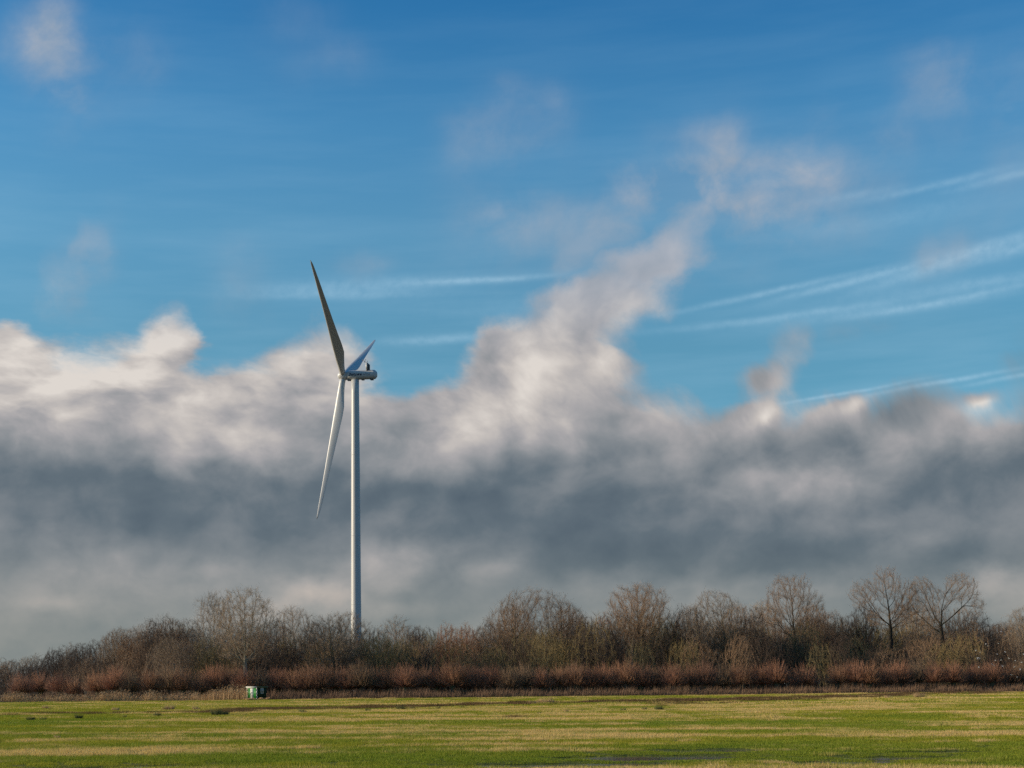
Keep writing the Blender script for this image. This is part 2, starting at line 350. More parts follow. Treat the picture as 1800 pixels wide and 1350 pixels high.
# dry straw patches and bands, photo px: cx, cy, half w, half h
STRAW = [(560, 1282, 200, 3.5, 1), (95, 1299, 70, 5, 1), (330, 1292, 140, 4, 1), (150, 1325, 190, 7, .8), (60, 1312, 90, 4, .5), (745, 1305, 330, 5, 1), (980, 1293, 170, 6, 1), (1120, 1297, 200, 6, .7),
         (1400, 1268, 110, 4, 1), (1500, 1247, 80, 2.6, 1), (1340, 1256, 120, 3, .6), (1755, 1260, 60, 3.5, 1.1), (1500, 1292, 100, 6, 1), (1350, 1325, 110, 8, .9), (1760, 1290, 60, 6, 1), (700, 1288, 260, 3, .7),
         (1050, 1262, 130, 6, .55), (480, 1302, 60, 4, .6), (640, 1276, 120, 2.5, .6), (250, 1274, 160, 3, .5), (200, 1318, 130, 5, .6), (880, 1320, 120, 6, .7), (1000, 1318, 70, 4, .6), (60, 1241, 90, 2, .6), (1180, 1246, 120, 2, .5),
         (820, 1262, 160, 3, .5), (420, 1262, 200, 2.5, .4), (1650, 1302, 90, 5, .5), (1640, 1240, 120, 1.6, .5), (1260, 1247, 60, 1.5, .6), (150, 1283, 90, 3, .5)]
BROWN = [(300, 1249, 300, 1.3, .8), (640, 1242, 260, 1.6, .9), (1050, 1237, 300, 1.6, 1), (1400, 1234, 260, 2.4, 1), (1600, 1229, 180, 2, .9), (1700, 1226, 100, 1, .6), (900, 1262, 24, 2, .8), (60, 1250, 100, 1.2, .5), (480, 1246, 140, 1.4, .7), (1230, 1241, 120, 1.2, .7)]
VIVID = [(300, 1309, 170, 4), (560, 1310, 120, 4), (1520, 1281, 200, 5), (950, 1342, 300, 8), (1720, 1343, 120, 8), (1400, 1308, 200, 6), (1300, 1275, 140, 4), (520, 1340, 200, 6), (1100, 1278, 200, 4), (760, 1270, 200, 3), (150, 1262, 160, 3), (1640, 1265, 60, 3), (1100, 1248, 100, 3)]
def to_px(x, y):
    return HX + x / y * FPX, HY + EYE / y * FPX
def field_masks(x, y):
    y = np.maximum(y, 8); px, py = to_px(x, y); wob = (fbm(x / 5, y / 7, 21, 4) - .5)
    wx = px + (fbm(x / 9, y / 9, 22, 3) - .5) * 160; wy = py + wob * (py - HY) * .16
    slope = lambda cx: (wx - cx) * -.012
    # mowing runs east-west: long thin streaks, broken up by smaller clumps
    rx_ = x + .1 * y; sk = fbm(rx_ / 34, y / 3.6, 31, 5, .62); s2 = fbm(rx_ / 14, y / 1.5, 37, 4, .6); cl = fbm(x / 3.2, y / 2.0, 34, 4, .6)
    d = .85 * sstep(.51, .64, sk) * (.2 + 1.1 * s2) + .75 * sstep(.50, .66, s2) * sstep(.35, .6, cl); brk = .30 + 1.3 * sstep(.32, .66, .55 * fbm(rx_ / 8, y / 2.2, 36, 5, .65) + .45 * cl)
    for (cx, cy, rx, ry, k) in STRAW:
        d = d + .68 * k * brk * np.exp(-((wx - cx) / (rx * 1.15)) ** 2 - ((wy - cy - slope(cx)) / (ry * 1.15)) ** 2)
    v = .8 * sstep(.47, .68, fbm(rx_ / 26, y / 3.2, 41, 5, .6))
    for (cx, cy, rx, ry) in VIVID: v = v + .8 * np.exp(-((wx - cx) / rx) ** 4 - ((wy - cy - slope(cx)) / ry) ** 2)
    b = 0
    for (cx, cy, rx, ry, k) in BROWN: b = b + k * np.exp(-((wx - cx) / rx) ** 4 - ((wy - cy - slope(cx)) / ry) ** 2)
    b = b * sstep(.25, .55, fbm(x / 6, y / 5, 51, 3))
    # damp bare mud and long grass towards the ditch
    d = d * (1 - .6 * np.clip(v, 0, 1))
    return np.clip(d, 0, 1), np.clip(b, 0, 1), np.clip(v, 0, 1)

# ---------------------------------------------------------------- materials
MAT = {}
def material(name):
    m = bpy.data.materials.new(name); m.use_nodes = True; t = NT(m.node_tree); t.n.clear()
    out = t.n.new('ShaderNodeOutputMaterial'); b = t.n.new('ShaderNodeBsdfPrincipled'); t.l.new(b.outputs[0], out.inputs[0])
    MAT[name] = m; return m, t, b
def attr(t, name, inst=False):
    n = t.n.new('ShaderNodeAttribute'); n.attribute_name = name; n.attribute_type = 'INSTANCER' if inst else 'GEOMETRY'; return n.outputs['Fac']
def geo_pos(t): return t.n.new('ShaderNodeNewGeometry').outputs['Position']
def field_colour(t, pos, d, b, v, fine):
    n1 = t.noise(t.v('MULTIPLY', pos, (1, 1, .2)), 1.3, 5, .6); n2 = t.noise(t.v('MULTIPLY', pos, (1, 1, .2)), .16, 4, .55)
    g = t.mix(t.rng(n2, .40, .60), (.285, .300, .014), (.400, .360, .024))
    g = t.mix(t.m('MULTIPLY', v, .8), g, (.120, .230, .006))
    g = t.mix(t.rng(fine, .25, .8, 0, .6), g, (.40, .34, .07))
    s = t.mix(n1, (.62, .41, .16), (.84, .61, .29))
    dd = t.rng(t.m('MULTIPLY_ADD', t.m('SUBTRACT', n1, .5), 1.0, d), .34, .80, 0, 1)
    c = t.mix(dd, g, s)
    bb = t.rng(t.m('MULTIPLY_ADD', t.m('SUBTRACT', n1, .5), .8, b), .25, .7, 0, 1, smooth=True)
    return t.mix(bb, c, t.mix(n1, (.10, .055, .028), (.22, .13, .06)))
m, t, b = material('meadow_soil')
pos = geo_pos(t)
cc = field_colour(t, pos, attr(t, 'dry'), attr(t, 'brown'), attr(t, 'vivid'), t.noise(pos, 9, 3))
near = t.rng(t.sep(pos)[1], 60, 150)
px_, py_, _ = t.sep(pos); land = t.m('MAXIMUM', t.rng(py_, 243, 262), t.m('MAXIMUM', t.rng(py_, 24, -30), t.m('MAXIMUM', t.rng(px_, 120, 220), t.rng(px_, -120, -220))))
winter = t.mix(t.noise(pos, .02, 4, .6), (.085, .066, .045), (.13, .115, .07))
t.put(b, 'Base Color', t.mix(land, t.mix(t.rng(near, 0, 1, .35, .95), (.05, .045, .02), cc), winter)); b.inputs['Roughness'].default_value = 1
bp = t.n.new('ShaderNodeBump'); t.put(bp, 'Height', t.noise(pos, 3.5, 6, .65)); bp.inputs['Strength'].default_value = .8; bp.inputs['Distance'].default_value = .12
t.l.new(bp.outputs[0], b.inputs['Normal']); b.inputs['Specular IOR Level'].default_value = .1
m, t, b = material('grass_blade')
pos = geo_pos(t); oi = t.n.new('ShaderNodeObjectInfo')
cc = field_colour(t, pos, attr(t, 'dry', True), attr(t, 'brown', True), attr(t, 'vivid', True), t.noise(pos, 23, 2))
t.put(b, 'Base Color', t.mix(t.rng(t.noise(pos, 5, 2), .3, .7, .0, .45), cc, t.v('MULTIPLY', cc, (.6, .62, .5)))); b.inputs['Roughness'].default_value = .75; b.inputs['Specular IOR Level'].default_value = .2
tr = t.n.new('ShaderNodeBsdfTranslucent'); t.put(tr, 0, t.v('MULTIPLY', cc, (1.0, 1.1, .6))); ms = t.n.new('ShaderNodeMixShader'); ms.inputs[0].default_value = .3
t.l.new(b.outputs[0], ms.inputs[1]); t.l.new(tr.outputs[0], ms.inputs[2]); t.l.new(ms.outputs[0], t.n['Material Output'].inputs[0])
m, t, b = material('flood_water')
b.inputs['Base Color'].default_value = (.018, .02, .018, 1); b.inputs['Roughness'].default_value = .06; b.inputs['IOR'].default_value = 1.33
bp = t.n.new('ShaderNodeBump'); t.put(bp, 'Height', t.noise(geo_pos(t), 7, 3)); bp.inputs['Strength'].default_value = .15; bp.inputs['Distance'].default_value = .02; t.l.new(bp.outputs[0], b.inputs['Normal'])

# ---------------------------------------------------------------- ground sheet
def axis(segs):
    out = []
    for a, b_, n in segs: out.append(np.linspace(a, b_, n, endpoint=False))
    return np.concatenate(out + [[segs[-1][1]]])
gx = axis([(-9000, -600, 14), (-600, -130, 40), (-130, -34, 110), (-34, 34, 190), (34, 130, 110), (130, 600, 40), (600, 9000, 14)])
gy = axis([(-3000, -100, 12), (-100, 25, 30), (25, 60, 120), (60, 130, 100), (130, 236, 70), (236, 246, 24), (246, 340, 30), (340, 900, 40), (900, 9000, 20)])
X, Y = np.meshgrid(gx, gy); Z = ground_z(X, Y)
V = np.stack([X, Y, Z], -1).reshape(-1, 3); nx, ny = len(gx), len(gy)
i, j = np.meshgrid(np.arange(nx - 1), np.arange(ny - 1)); q = (j * nx + i).ravel()
me = npmesh('meadow', V, [np.stack([q, q + 1, q + nx + 1, q + nx], 1)], MAT['meadow_soil'], True)
dm, bm_, vm = field_masks(V[:, 0], V[:, 1])
for nm, arr in (('dry', dm), ('brown', bm_), ('vivid', vm)):
    a = me.attributes.new(nm, 'FLOAT', 'POINT'); a.data.foreach_set('value', arr.astype(np.float32))
prop(link('ground', me), 'flat wet meadow running back to the wood', kind='structure')
# water standing in the dips
for k, (x0, x1, y0, y1) in enumerate(((-15, -6.5, 36.2, 41), (-3.5, 8.9, 36, 49.5), (8.9, 17, 37.2, 48))):
    xs = np.linspace(x0, x1, 90); ys = np.linspace(y0, y1, 90); XX, YY = np.meshgrid(xs, ys)
    ZZ = ground_z(XX, YY); q = (np.arange(89)[:, None] * 90 + np.arange(89)).ravel()
    wet = (np.minimum.reduce([ZZ.ravel()[q], ZZ.ravel()[q + 1], ZZ.ravel()[q + 90], ZZ.ravel()[q + 91]]) < WATER + .004); q = q[wet]
    me = npmesh('puddle', np.stack([XX, YY, np.full_like(XX, WATER)], -1).reshape(-1, 3), [np.stack([q, q + 1, q + 91, q + 90], 1)], MAT['flood_water'], True)
    prop(link('puddle', me), ['narrow strip of standing water at the bottom left of the meadow', 'long dark puddle with grass poking through it, bottom centre', 'thin dark puddle in the grass at the bottom right'][k], kind='structure')

# ---------------------------------------------------------------- grass on the meadow
def blade_tile(size, n, h, wd, seed):
    r = np.random.default_rng(seed); x = (r.random(n) - .5) * size; y = (r.random(n) - .5) * size
    # tufted: pull blades towards tuft centres
    nt = max(6, n // 9); tx = (r.random(nt) - .5) * size; ty = (r.random(nt) - .5) * size; k = r.integers(0, nt, n)
    f = r.random(n) * .75; x = x * (1 - f) + tx[k] * f; y = y * (1 - f) + ty[k] * f
    hh = h * (.45 + r.random(n) ** 1.5) * (.6 + .8 * r.random(nt)[k]); a = r.random(n) * 6.283; lean = (r.random(n) * .9) * hh
    la = r.random(n) * 6.283
    dx, dy = np.cos(a) * wd / 2, np.sin(a) * wd / 2
    mx, my = x + np.cos(la) * lean * .35, y + np.sin(la) * lean * .35; ex, ey = x + np.cos(la) * lean, y + np.sin(la) * lean
    P = np.stack([np.stack([x - dx, y - dy, x * 0 - .03], 1), np.stack([x + dx, y + dy, x * 0 - .03], 1),
                  np.stack([mx + dx * .8, my + dy * .8, hh * .6], 1), np.stack([mx - dx * .8, my - dy * .8, hh * .6], 1), np.stack([ex, ey, hh], 1)], 1)
    b0 = np.arange(n) * 5
    return npmesh('grass_tile', P.reshape(-1, 3), [np.stack([b0, b0 + 1, b0 + 2, b0 + 3], 1), np.stack([b0 + 3, b0 + 2, b0 + 4], 1)], MAT['grass_blade'])
def gn_scatter(name, pts, attrs, tiles, label, mat_idx=None):
    me = bpy.data.meshes.new(name); me.vertices.add(len(pts)); me.vertices.foreach_set('co', pts.astype(np.float32).ravel())
    for nm, a in attrs.items():
        q = me.attributes.new(nm, 'FLOAT', 'POINT'); q.data.foreach_set('value', a.astype(np.float32))
    o = link(name, me); prop(o, label, kind='stuff')
    ng = bpy.data.node_groups.new(name, 'GeometryNodeTree')
    ng.interface.new_socket('Geometry', in_out='INPUT', socket_type='NodeSocketGeometry'); ng.interface.new_socket('Geometry', in_out='OUTPUT', socket_type='NodeSocketGeometry')
    n = ng.nodes; l = ng.links; gi = n.new('NodeGroupInput'); go = n.new('NodeGroupOutput')
    coll = bpy.data.collections.new(name + '_pieces')
    for k, tm in enumerate(tiles):
        to = bpy.data.objects.new('grass_tile', tm); coll.objects.link(to)
    ci = n.new('GeometryNodeCollectionInfo'); ci.inputs['Collection'].default_value = coll; ci.inputs['Separate Children'].default_value = True; ci.inputs['Reset Children'].default_value = True
    ip = n.new('GeometryNodeInstanceOnPoints'); ip.inputs['Pick Instance'].default_value = True
    rv = n.new('FunctionNodeRandomValue'); rv.data_type = 'FLOAT_VECTOR'; rv.inputs[0].default_value = (0, 0, 0); rv.inputs[1].default_value = (0, 0, 6.283)
    na = n.new('GeometryNodeInputNamedAttribute'); na.data_type = 'FLOAT'; na.inputs[0].default_value = 'size'
    l.new(gi.outputs[0], ip.inputs['Points']); l.new(ci.outputs[0], ip.inputs['Instance']); l.new(rv.outputs[0], ip.inputs['Rotation'])
    cx = n.new('ShaderNodeCombineXYZ'); cx.inputs[0].default_value = 1; cx.inputs[1].default_value = 1; l.new(na.outputs[0], cx.inputs[2]); l.new(cx.outputs[0], ip.inputs['Scale'])
    l.new(ip.outputs[0], go.inputs[0])
    md = o.modifiers.new('scatter', 'NODES'); md.node_group = ng
    return o
def field_points(y0, y1, step, seed):
    r = np.random.default_rng(seed); P = []
    y = y0
    while y < y1:
        hw = y * .36 * 1.12 + 3
        x = np.arange(-hw, hw, step); P.append(np.stack([x + (r.random(len(x)) - .5) * step, y + (r.random(len(x)) - .5) * step], 1)); y += step
    return np.vstack(P)
for (y0, y1, step, size, n, h, wd, seed, nm) in ((30, 78, .62, .9, 420, .075, .009, 1, 'near'), (78, 140, 1.1, 1.6, 520, .085, .016, 2, 'mid'), (140, 239, 2.2, 3.2, 600, .11, .04, 3, 'far')):
    P = field_points(y0, y1, step, seed); z = ground_z(P[:, 0], P[:, 1])
    ok = (P[:, 1] < DITCH(P[:, 0]) - 2.2) & ((P[:, 1] > 55) | (z > WATER - .004) | (RNG.random(len(P)) < .035)); P = P[ok]; z = z[ok]
    d, b_, v_ = field_masks(P[:, 0], P[:, 1])
    pool = ell(P[:, 0], P[:, 1], [(a_, b2, c_ * 1.5, d_ * 1.8, e_) for a_, b2, c_, d_, e_ in POOLS])
    sz = (1 - .5 * sstep(.2, .6, pool)) * (.55 + .55 * d + 1.1 * b_ + .5 * fbm(P[:, 0] / 3, P[:, 1] / 3, 77, 3) + .5 * (RNG.random(len(P)) < .06))
    gn_scatter('meadow_grass', np.column_stack([P, z]), dict(dry=d, brown=b_, vivid=v_, size=sz), [blade_tile(size, n, h, wd, seed * 10 + k) for k in range(4)],
               {'near': 'short green and straw meadow grass in the foreground', 'mid': 'short green and straw meadow grass in the middle of the field', 'far': 'thin far meadow grass in front of the ditch'}[nm])

# ---------------------------------------------------------------- wind turbine
m, t, b = material('tower_paint')
oc = t.n.new('ShaderNodeTexCoord').outputs['Object']
st = t.noise(t.v('MULTIPLY', oc, (1.2, 1.2, .05)), 1.5, 4, .6)
t.put(b, 'Base Color', t.mix(st, (.46, .46, .44), (.56, .56, .53))); b.inputs['Roughness'].default_value = .42
m, t, b = material('blade_paint')
oc = t.n.new('ShaderNodeTexCoord').outputs['Object']
t.put(b, 'Base Color', t.mix(t.noise(oc, .4, 5, .6), (.50, .50, .48), (.58, .58, .56))); b.inputs['Roughness'].default_value = .35
m, t, b = material('grey_metal'); b.inputs['Base Color'].default_value = (.16, .17, .18, 1); b.inputs['Roughness'].default_value = .5; b.inputs['Metallic'].default_value = .3
m, t, b = material('dark_radiator'); b.inputs['Base Color'].default_value = (.025, .03, .035, 1); b.inputs['Roughness'].default_value = .6
m, t, b = material('navy_lettering'); b.inputs['Base Color'].default_value = (.012, .02, .055, 1); b.inputs['Roughness'].default_value = .5
m, t, b = material('grey_lettering'); b.inputs['Base Color'].default_value = (.24, .25, .26, 1); b.inputs['Roughness'].default_value = .5

TD = 542.0
base = at(626.6, TD)
hubp = at(603.5, TD + 1.0, 660.5)
YAW = R(8.3)
ax = np.array([-math.cos(YAW), math.sin(YAW), 0.0])            # nose direction: left and away
TILT = R(7.2)
axt = np.array([ax[0] * math.cos(TILT), ax[1] * math.cos(TILT), math.sin(TILT)])
turb = empty('wind_turbine', base)
prop(turb, 'tall white three-bladed wind turbine standing behind the wood', 'wind turbine')
o0 = np.array(base)
towx = np.array([base.x, base.y])
nac_h = at(625, TD, 668.5).z - base.z                            # tower top
tm = MB(); zs = np.linspace(0, nac_h + .1, 26); nseg = 48
tm.rings([[(math.cos(a) * r, math.sin(a) * r, z) for a in np.arange(nseg) / nseg * 2 * math.pi] for z, r in [(z, 2.08 - (2.08 - 1.47) * z / nac_h) for z in zs]])
tower = tm.obj('tower', MAT['tower_paint'], turb, True)
for f in (.28, .5, .76):
    z = nac_h * f; r = 2.08 - (2.08 - 1.47) * f; q = MB()
    q.rings([[(math.cos(a) * rr, math.sin(a) * rr, zz) for a in np.arange(nseg) / nseg * 2 * math.pi] for zz, rr in ((z - .06, r - .02), (z - .06, r + .03), (z + .06, r + .03), (z + .06, r - .02))], False, False)
    q.obj('tower_flange', MAT['tower_paint'], tower, True)
q = MB(); q.box(-.55, .55, -2.2, -2.0, 1.6, 4.0); q.obj('tower_door', MAT['grey_metal'], tower)
q = MB(); q.rings([[(math.cos(a) * rr, math.sin(a) * rr, zz) for a in np.arange(32) / 32 * 2 * math.pi] for zz, rr in ((-.4, 3.4), (.35, 3.4), (.4, 3.3))]); q.obj('foundation', MAT['grey_metal'], turb, False)
# nacelle: its own frame, x towards the tail
nfr = Matrix(((-ax[0], -ax[1] * 0 + ax[1], 0, 0), (-ax[1], -ax[0], 0, 0), (0, 0, 1, 0), (0, 0, 0, 1)))
ex = -ax; ez = np.array([0, 0, 1.0]); ey = np.cross(ez, ex)      # ey points away from the camera side
hub0 = np.array(hubp) - o0
def nf(x, y, z): return hub0 + ex * x + ey * y + ez * z
side = -1.0 if (ey[1] > 0) else 1.0                               # the camera's side of the nacelle
def nac_section(x):
    f = sstep(-.2, .9, x) * .18 + .82; g = 1 - .55 * sstep(11.9, 13.15, x) ** 2 * 1.0
    hw, hh = 1.75 * f * g, 1.72 * f * (1 - .40 * sstep(12.0, 13.15, x) ** 2)
    return hw, hh
NX = np.concatenate([[1.45], np.linspace(1.6, 11.8, 12), np.linspace(12.0, 13.15, 9)])
rings = []
for x in NX:
    hw, hh = nac_section(x - 1.45 + .0 if x < 3 else x); a = np.arange(40) / 40 * 2 * np.pi; e = .84
    rings.append([nf(x, hw * math.copysign(abs(math.cos(u)) ** e, math.cos(u)), .05 + hh * math.copysign(abs(math.sin(u)) ** e, math.sin(u))) for u in a])
q = MB(); q.rings(rings); nac = q.obj('nacelle', MAT['tower_paint'], turb, True)
for (x0, x1, hw) in ((10.6, 11.7, .9), (1.7, 3.0, .8), (7.2, 8.2, .5)):
    q = MB(); V = [nf(x, y, z) for z in (-1.98, -1.6) for y in (-hw, hw) for x in (x0, x1)]; q.add(V, [(0, 2, 3, 1), (4, 5, 7, 6), (0, 1, 5, 4), (2, 6, 7, 3), (0, 4, 6, 2), (1, 3, 7, 5)]); q.obj('underside_vent', MAT['grey_metal'], nac)
# cooler panel on the roof: pale side cheek, dark rear grille
def nbox(q, x0, x1, y0, y1, z0, z1):
    V = [nf(x, y, z) for z in (z0, z1) for y in (y0, y1) for x in (x0, x1)]; q.add(V, [(0, 2, 3, 1), (4, 5, 7, 6), (0, 1, 5, 4), (2, 6, 7, 3), (0, 4, 6, 2), (1, 3, 7, 5)])
q = MB(); nbox(q, 9.3, 9.95, -2.05, -1.95, 1.75, 4.25); nbox(q, 9.3, 9.95, 1.95, 2.05, 1.75, 4.25); nbox(q, 9.3, 9.95, -1.95, 1.95, 4.13, 4.25); cool = q.obj('roof_cooler', MAT['tower_paint'], nac)
q = MB(); nbox(q, 9.37, 9.90, -1.94, 1.94, 1.95, 4.12)
for k in range(7): nbox(q, 9.901, 9.96, -1.9, 1.9, 2.05 + k * .3, 2.13 + k * .3)
q.obj('cooler_grille', MAT['dark_radiator'], cool)
for y_ in (-1.5, 1.1): q = MB(); nbox(q, 9.35, 10.1, y_, y_ + .4, 1.3, 1.96); q.obj('cooler_leg', MAT['dark_radiator'], cool)
for y in (-1.6, 1.2):
    q = MB(); q.tube([nf(9.5, y, 4.2), nf(8.9, y, 4.9), nf(8.0, y, 5.15)], [.05, .05, .05], 6); q.tube([nf(8.0, y, 5.15), nf(8.0, y, 5.6)], [.16, .16], 6); q.tube([nf(8.9, y, 4.9), nf(9.2, y, 5.6)], [.05, .12], 6); q.obj('wind_sensor', MAT['grey_metal'], nac)
# spinner and blade roots
q = MB(); prof = [(-2.3, .05), (-2.22, .5), (-2.0, .92), (-1.6, 1.32), (-1.0, 1.62), (-.2, 1.74), (.7, 1.70), (1.25, 1.6), (1.4, 1.45)]
exn = -axt; eyn = np.cross(ez, exn); eyn /= np.linalg.norm(eyn); ezn = np.cross(exn, eyn)
q.rings([[hub0 + exn * x + eyn * (r * math.cos(a)) + ezn * (r * math.sin(a)) for a in np.arange(32) / 32 * 2 * math.pi] for x, r in prof]); q.obj('spinner', MAT['blade_paint'], turb, True)
def make_blade(phi):
    # phi from vertical; positive leans towards the camera side, left in the picture
    pdir = np.array([-math.sin(YAW), -math.cos(YAW), 0.0]); up = np.cross(axt, np.cross(ez, axt)); up /= np.linalg.norm(up)
    pdir = pdir - axt * pdir.dot(axt); pdir /= np.linalg.norm(pdir)
    rad = up * math.cos(phi) + pdir * math.sin(phi); tan = -up * math.sin(phi) + pdir * math.cos(phi)
    L = 54.6; rr = []
    for s in np.concatenate([np.linspace(0, .3, 16), np.linspace(.34, 1, 26)]):
        r = 1.2 + s * L
        chord = np.interp(s, [0, .03, .08, .14, .20, .27, .38, .5, .65, .8, .92, .97, .99, 1], [2.3, 2.3, 2.7, 3.35, 3.9, 3.85, 3.25, 2.75, 2.15, 1.6, 1.1, .8, .5, .12])
        thick = np.interp(s, [0, .05, .12, .2, .35, .6, 1], [1, .92, .55, .36, .25, .19, .15]) * chord
        rnd = np.interp(s, [0, .05, .2], [1, .85, 0])
        beta = R(np.interp(s, [0, .2, .5, 1], [-16, -13, -5, 1]))
        cdir = -axt * math.cos(beta) + tan * math.sin(beta)          # towards the trailing edge
        ndir = np.cross(rad, cdir); le = chord * (.5 * rnd + .30 * (1 - rnd))
        # coning and pre-bend towards the wind
        c0 = rad * r + axt * (r * math.sin(R(2.4)) + 0.6 * s * s)
        ring = []
        for a in np.arange(28) / 28 * 2 * math.pi:
            u = (1 - math.cos(a)) / 2
            yt = 5 * (.2969 * math.sqrt(u) - .126 * u - .3516 * u * u + .2843 * u ** 3 - .1036 * u ** 4) * thick
            yr = math.sqrt(max(u * (1 - u), 0)) * thick
            yy = (yr * rnd + yt * (1 - rnd)) * (1 if a < math.pi else -.75 - .25 * rnd)
            ring.append(hub0 + c0 + cdir * (u * chord - le) + ndir * yy)
        rr.append(ring)
    q = MB(); q.rings(rr); o = q.obj('blade', MAT['blade_paint'], turb, True)
    q = MB(); c = [hub0 + rad * r_ + axt * (r_ * math.sin(R(2.4))) for r_ in (.9, 1.45)]
    t1 = tan; t2 = axt; q.rings([[cc_ + (t1 * math.cos(a) + t2 * math.sin(a)) * 1.27 for a in np.arange(28) / 28 * 2 * math.pi] for cc_ in c]); q.obj('blade_root_ring', MAT['tower_paint'], o, True)
    return o
for ph, lb in ((57.2, 'upper blade with its shaded side to the camera'), (177.2, 'lower blade pointing down'), (-62.8, 'far blade foreshortened behind the nacelle')): make_blade(R(ph))['label'] = lb
# name on the nacelle's side, wrapped on to its curve
def lettering(txt, x0, size, mat, bold, name):
    cu = bpy.data.curves.new(name, 'FONT'); cu.body = txt; cu.size = size; cu.shear = .25; cu.offset = bold; cu.space_character = 1.08 if bold else 1.0; cu.resolution_u = 2
    to = bpy.data.objects.new('tmp', cu); C.collection.objects.link(to); bpy.context.view_layer.update()
    me = bpy.data.meshes.new_from_object(to.evaluated_get(bpy.context.evaluated_depsgraph_get())); bpy.data.objects.remove(to)
    n = len(me.vertices); v = np.empty(n * 3); me.vertices.foreach_get('co', v); v = v.reshape(-1, 3)
    wdt = v[:, 0].max(); out = np.empty_like(v)
    for i_, (a, h, _) in enumerate(v):
        zz = -.50 + h; hh = 1.72; f = min(1, abs((zz) / hh)); hw = 1.75 * (1 - f ** (1 / .84 * 2)) ** (.84 / 2)
        out[i_] = nf(x0 + a, side * (hw + .03), .05 + zz)
    me.vertices.foreach_set('co', out.astype(np.float32).ravel()); me.materials.clear(); me.materials.append(mat); me.update()
    link(name, me, nac); return wdt
w1_ = lettering('Betuwe', 2.5, 1.55, MAT['navy_lettering'], .045, 'lettering')
lettering('wind', 2.5 + w1_ + .1, 1.55, MAT['grey_lettering'], 0.0, 'lettering')

# ---------------------------------------------------------------- green hut
m, t, b = material('dark_green_boards')
oc = t.n.new('ShaderNodeTexCoord').outputs['Object']; t.put(b, 'Base Color', t.mix(t.noise(t.v('MULTIPLY', oc, (6, 6, 1)), 3, 3), (.010, .030, .013), (.018, .045, .02))); b.inputs['Roughness'].default_value = .8; b.inputs['Specular IOR Level'].default_value = .2
m, t, b = material('bright_green_paint'); oc = t.n.new('ShaderNodeTexCoord').outputs['Object']; t.put(b, 'Base Color', t.mix(t.noise(oc, 5, 4), (.012, .21, .025), (.025, .29, .04))); b.inputs['Roughness'].default_value = .5
m, t, b = material('white_paint'); oc = t.n.new('ShaderNodeTexCoord').outputs['Object']; t.put(b, 'Base Color', t.mix(t.noise(oc, 4, 5, .7), (.60, .60, .53), (.74, .74, .67))); b.inputs['Roughness'].default_value = .6
m, t, b = material('roof_felt'); oc = t.n.new('ShaderNodeTexCoord').outputs['Object']; t.put(b, 'Base Color', t.mix(t.noise(oc, 2, 4), (.10, .12, .05), (.20, .22, .10))); b.inputs['Roughness'].default_value = .9
m, t, b = material('window_glass'); b.inputs['Base Color'].default_value = (.22, .23, .22, 1); b.inputs['Roughness'].default_value = .12
m, t, b = material('black_paint'); b.inputs['Base Color'].default_value = (.01, .01, .01, 1); b.inputs['Roughness'].default_value = .5
hb = at(451.5, 234.5); hut = empty('hut', (hb.x, hb.y, hb.z), 0)
prop(hut, 'small dark green hut with white door and blocked white corner trim at the meadow edge', 'hut')
# local frame: corner nearest the camera at the origin, u along the door face (left and back), v along the dark face (right and back)
vd = (Vector((hb.x, hb.y, 0))).normalized(); rt = Vector((vd.y, -vd.x, 0))
U = (-rt + vd * 1.0).normalized(); W = (rt + vd * 1.0).normalized(); S_ = 2.25; H_ = 2.2; Z0 = .12
def hx(u, v, z): return U * u + W * v + Vector((0, 0, z))
def hbox(q, u0, u1, v0, v1, z0, z1):
    V = [tuple(hx(u, v, z)) for z in (z0, z1) for v in (v0, v1) for u in (u0, u1)]; q.add(V, [(0, 1, 3, 2), (4, 6, 7, 5), (0, 4, 5, 1), (2, 3, 7, 6), (0, 2, 6, 4), (1, 5, 7, 3)])
def hobj(name, mat, boxes, parent=hut, label=None):
    q = MB()
    for bx_ in boxes: hbox(q, *bx_)
    o = q.obj(name, MAT[mat], parent)
    if label: o['label'] = label
    return o
wall = hobj('wall', 'dark_green_boards', [(.02, S_ - .02, .02, S_ - .02, Z0, H_ - .12)])
bw = (S_ - .3) / 12
for k in range(12): hobj('board', 'dark_green_boards', [(-.005, .019, .15 + k * bw + .008, .15 + (k + 1) * bw - .008, Z0 + .02, H_ - .14)], wall)
for k, (a, c) in enumerate(((.16, .76), (1.48, 2.08))):
    for s_ in range(3): hobj('green_panel', 'bright_green_paint', [(a + s_ * .2, a + s_ * .2 + .19, -.012, .019, Z0 + .12, H_ - .22)], hut)
door = hobj('door', 'white_paint', [(.78, 1.46, -.03, .019, Z0 + .10, H_ - .24)])
q = MB(); cz = 1.28; cu_ = 1.12
q.add([tuple(hx(cu_ + a, v, cz + z)) for v in (-.045, -.031) for a, z in ((-.13, 0), (0, -.11), (.13, 0), (0, .11))], [(0, 1, 2, 3), (7, 6, 5, 4), (0, 4, 5, 1), (1, 5, 6, 2), (2, 6, 7, 3), (3, 7, 4, 0)]); q.obj('door_emblem', MAT['black_paint'], door)
hobj('handle', 'grey_metal', [(1.36, 1.40, -.07, -.031, 1.0, 1.12), (1.28, 1.40, -.09, -.07, 1.05, 1.08)], door)
hobj('door_seam', 'black_paint', [(.80, 1.44, -.034, -.030, .82, .84)], door)
hobj('door_header', 'white_paint', [(.18, 2.07, -.05, .018, H_ - .19, H_ - .10)]); hobj('door_step', 'white_paint', [(.5, 1.75, -.16, .018, Z0 - .04, Z0 + .10)])
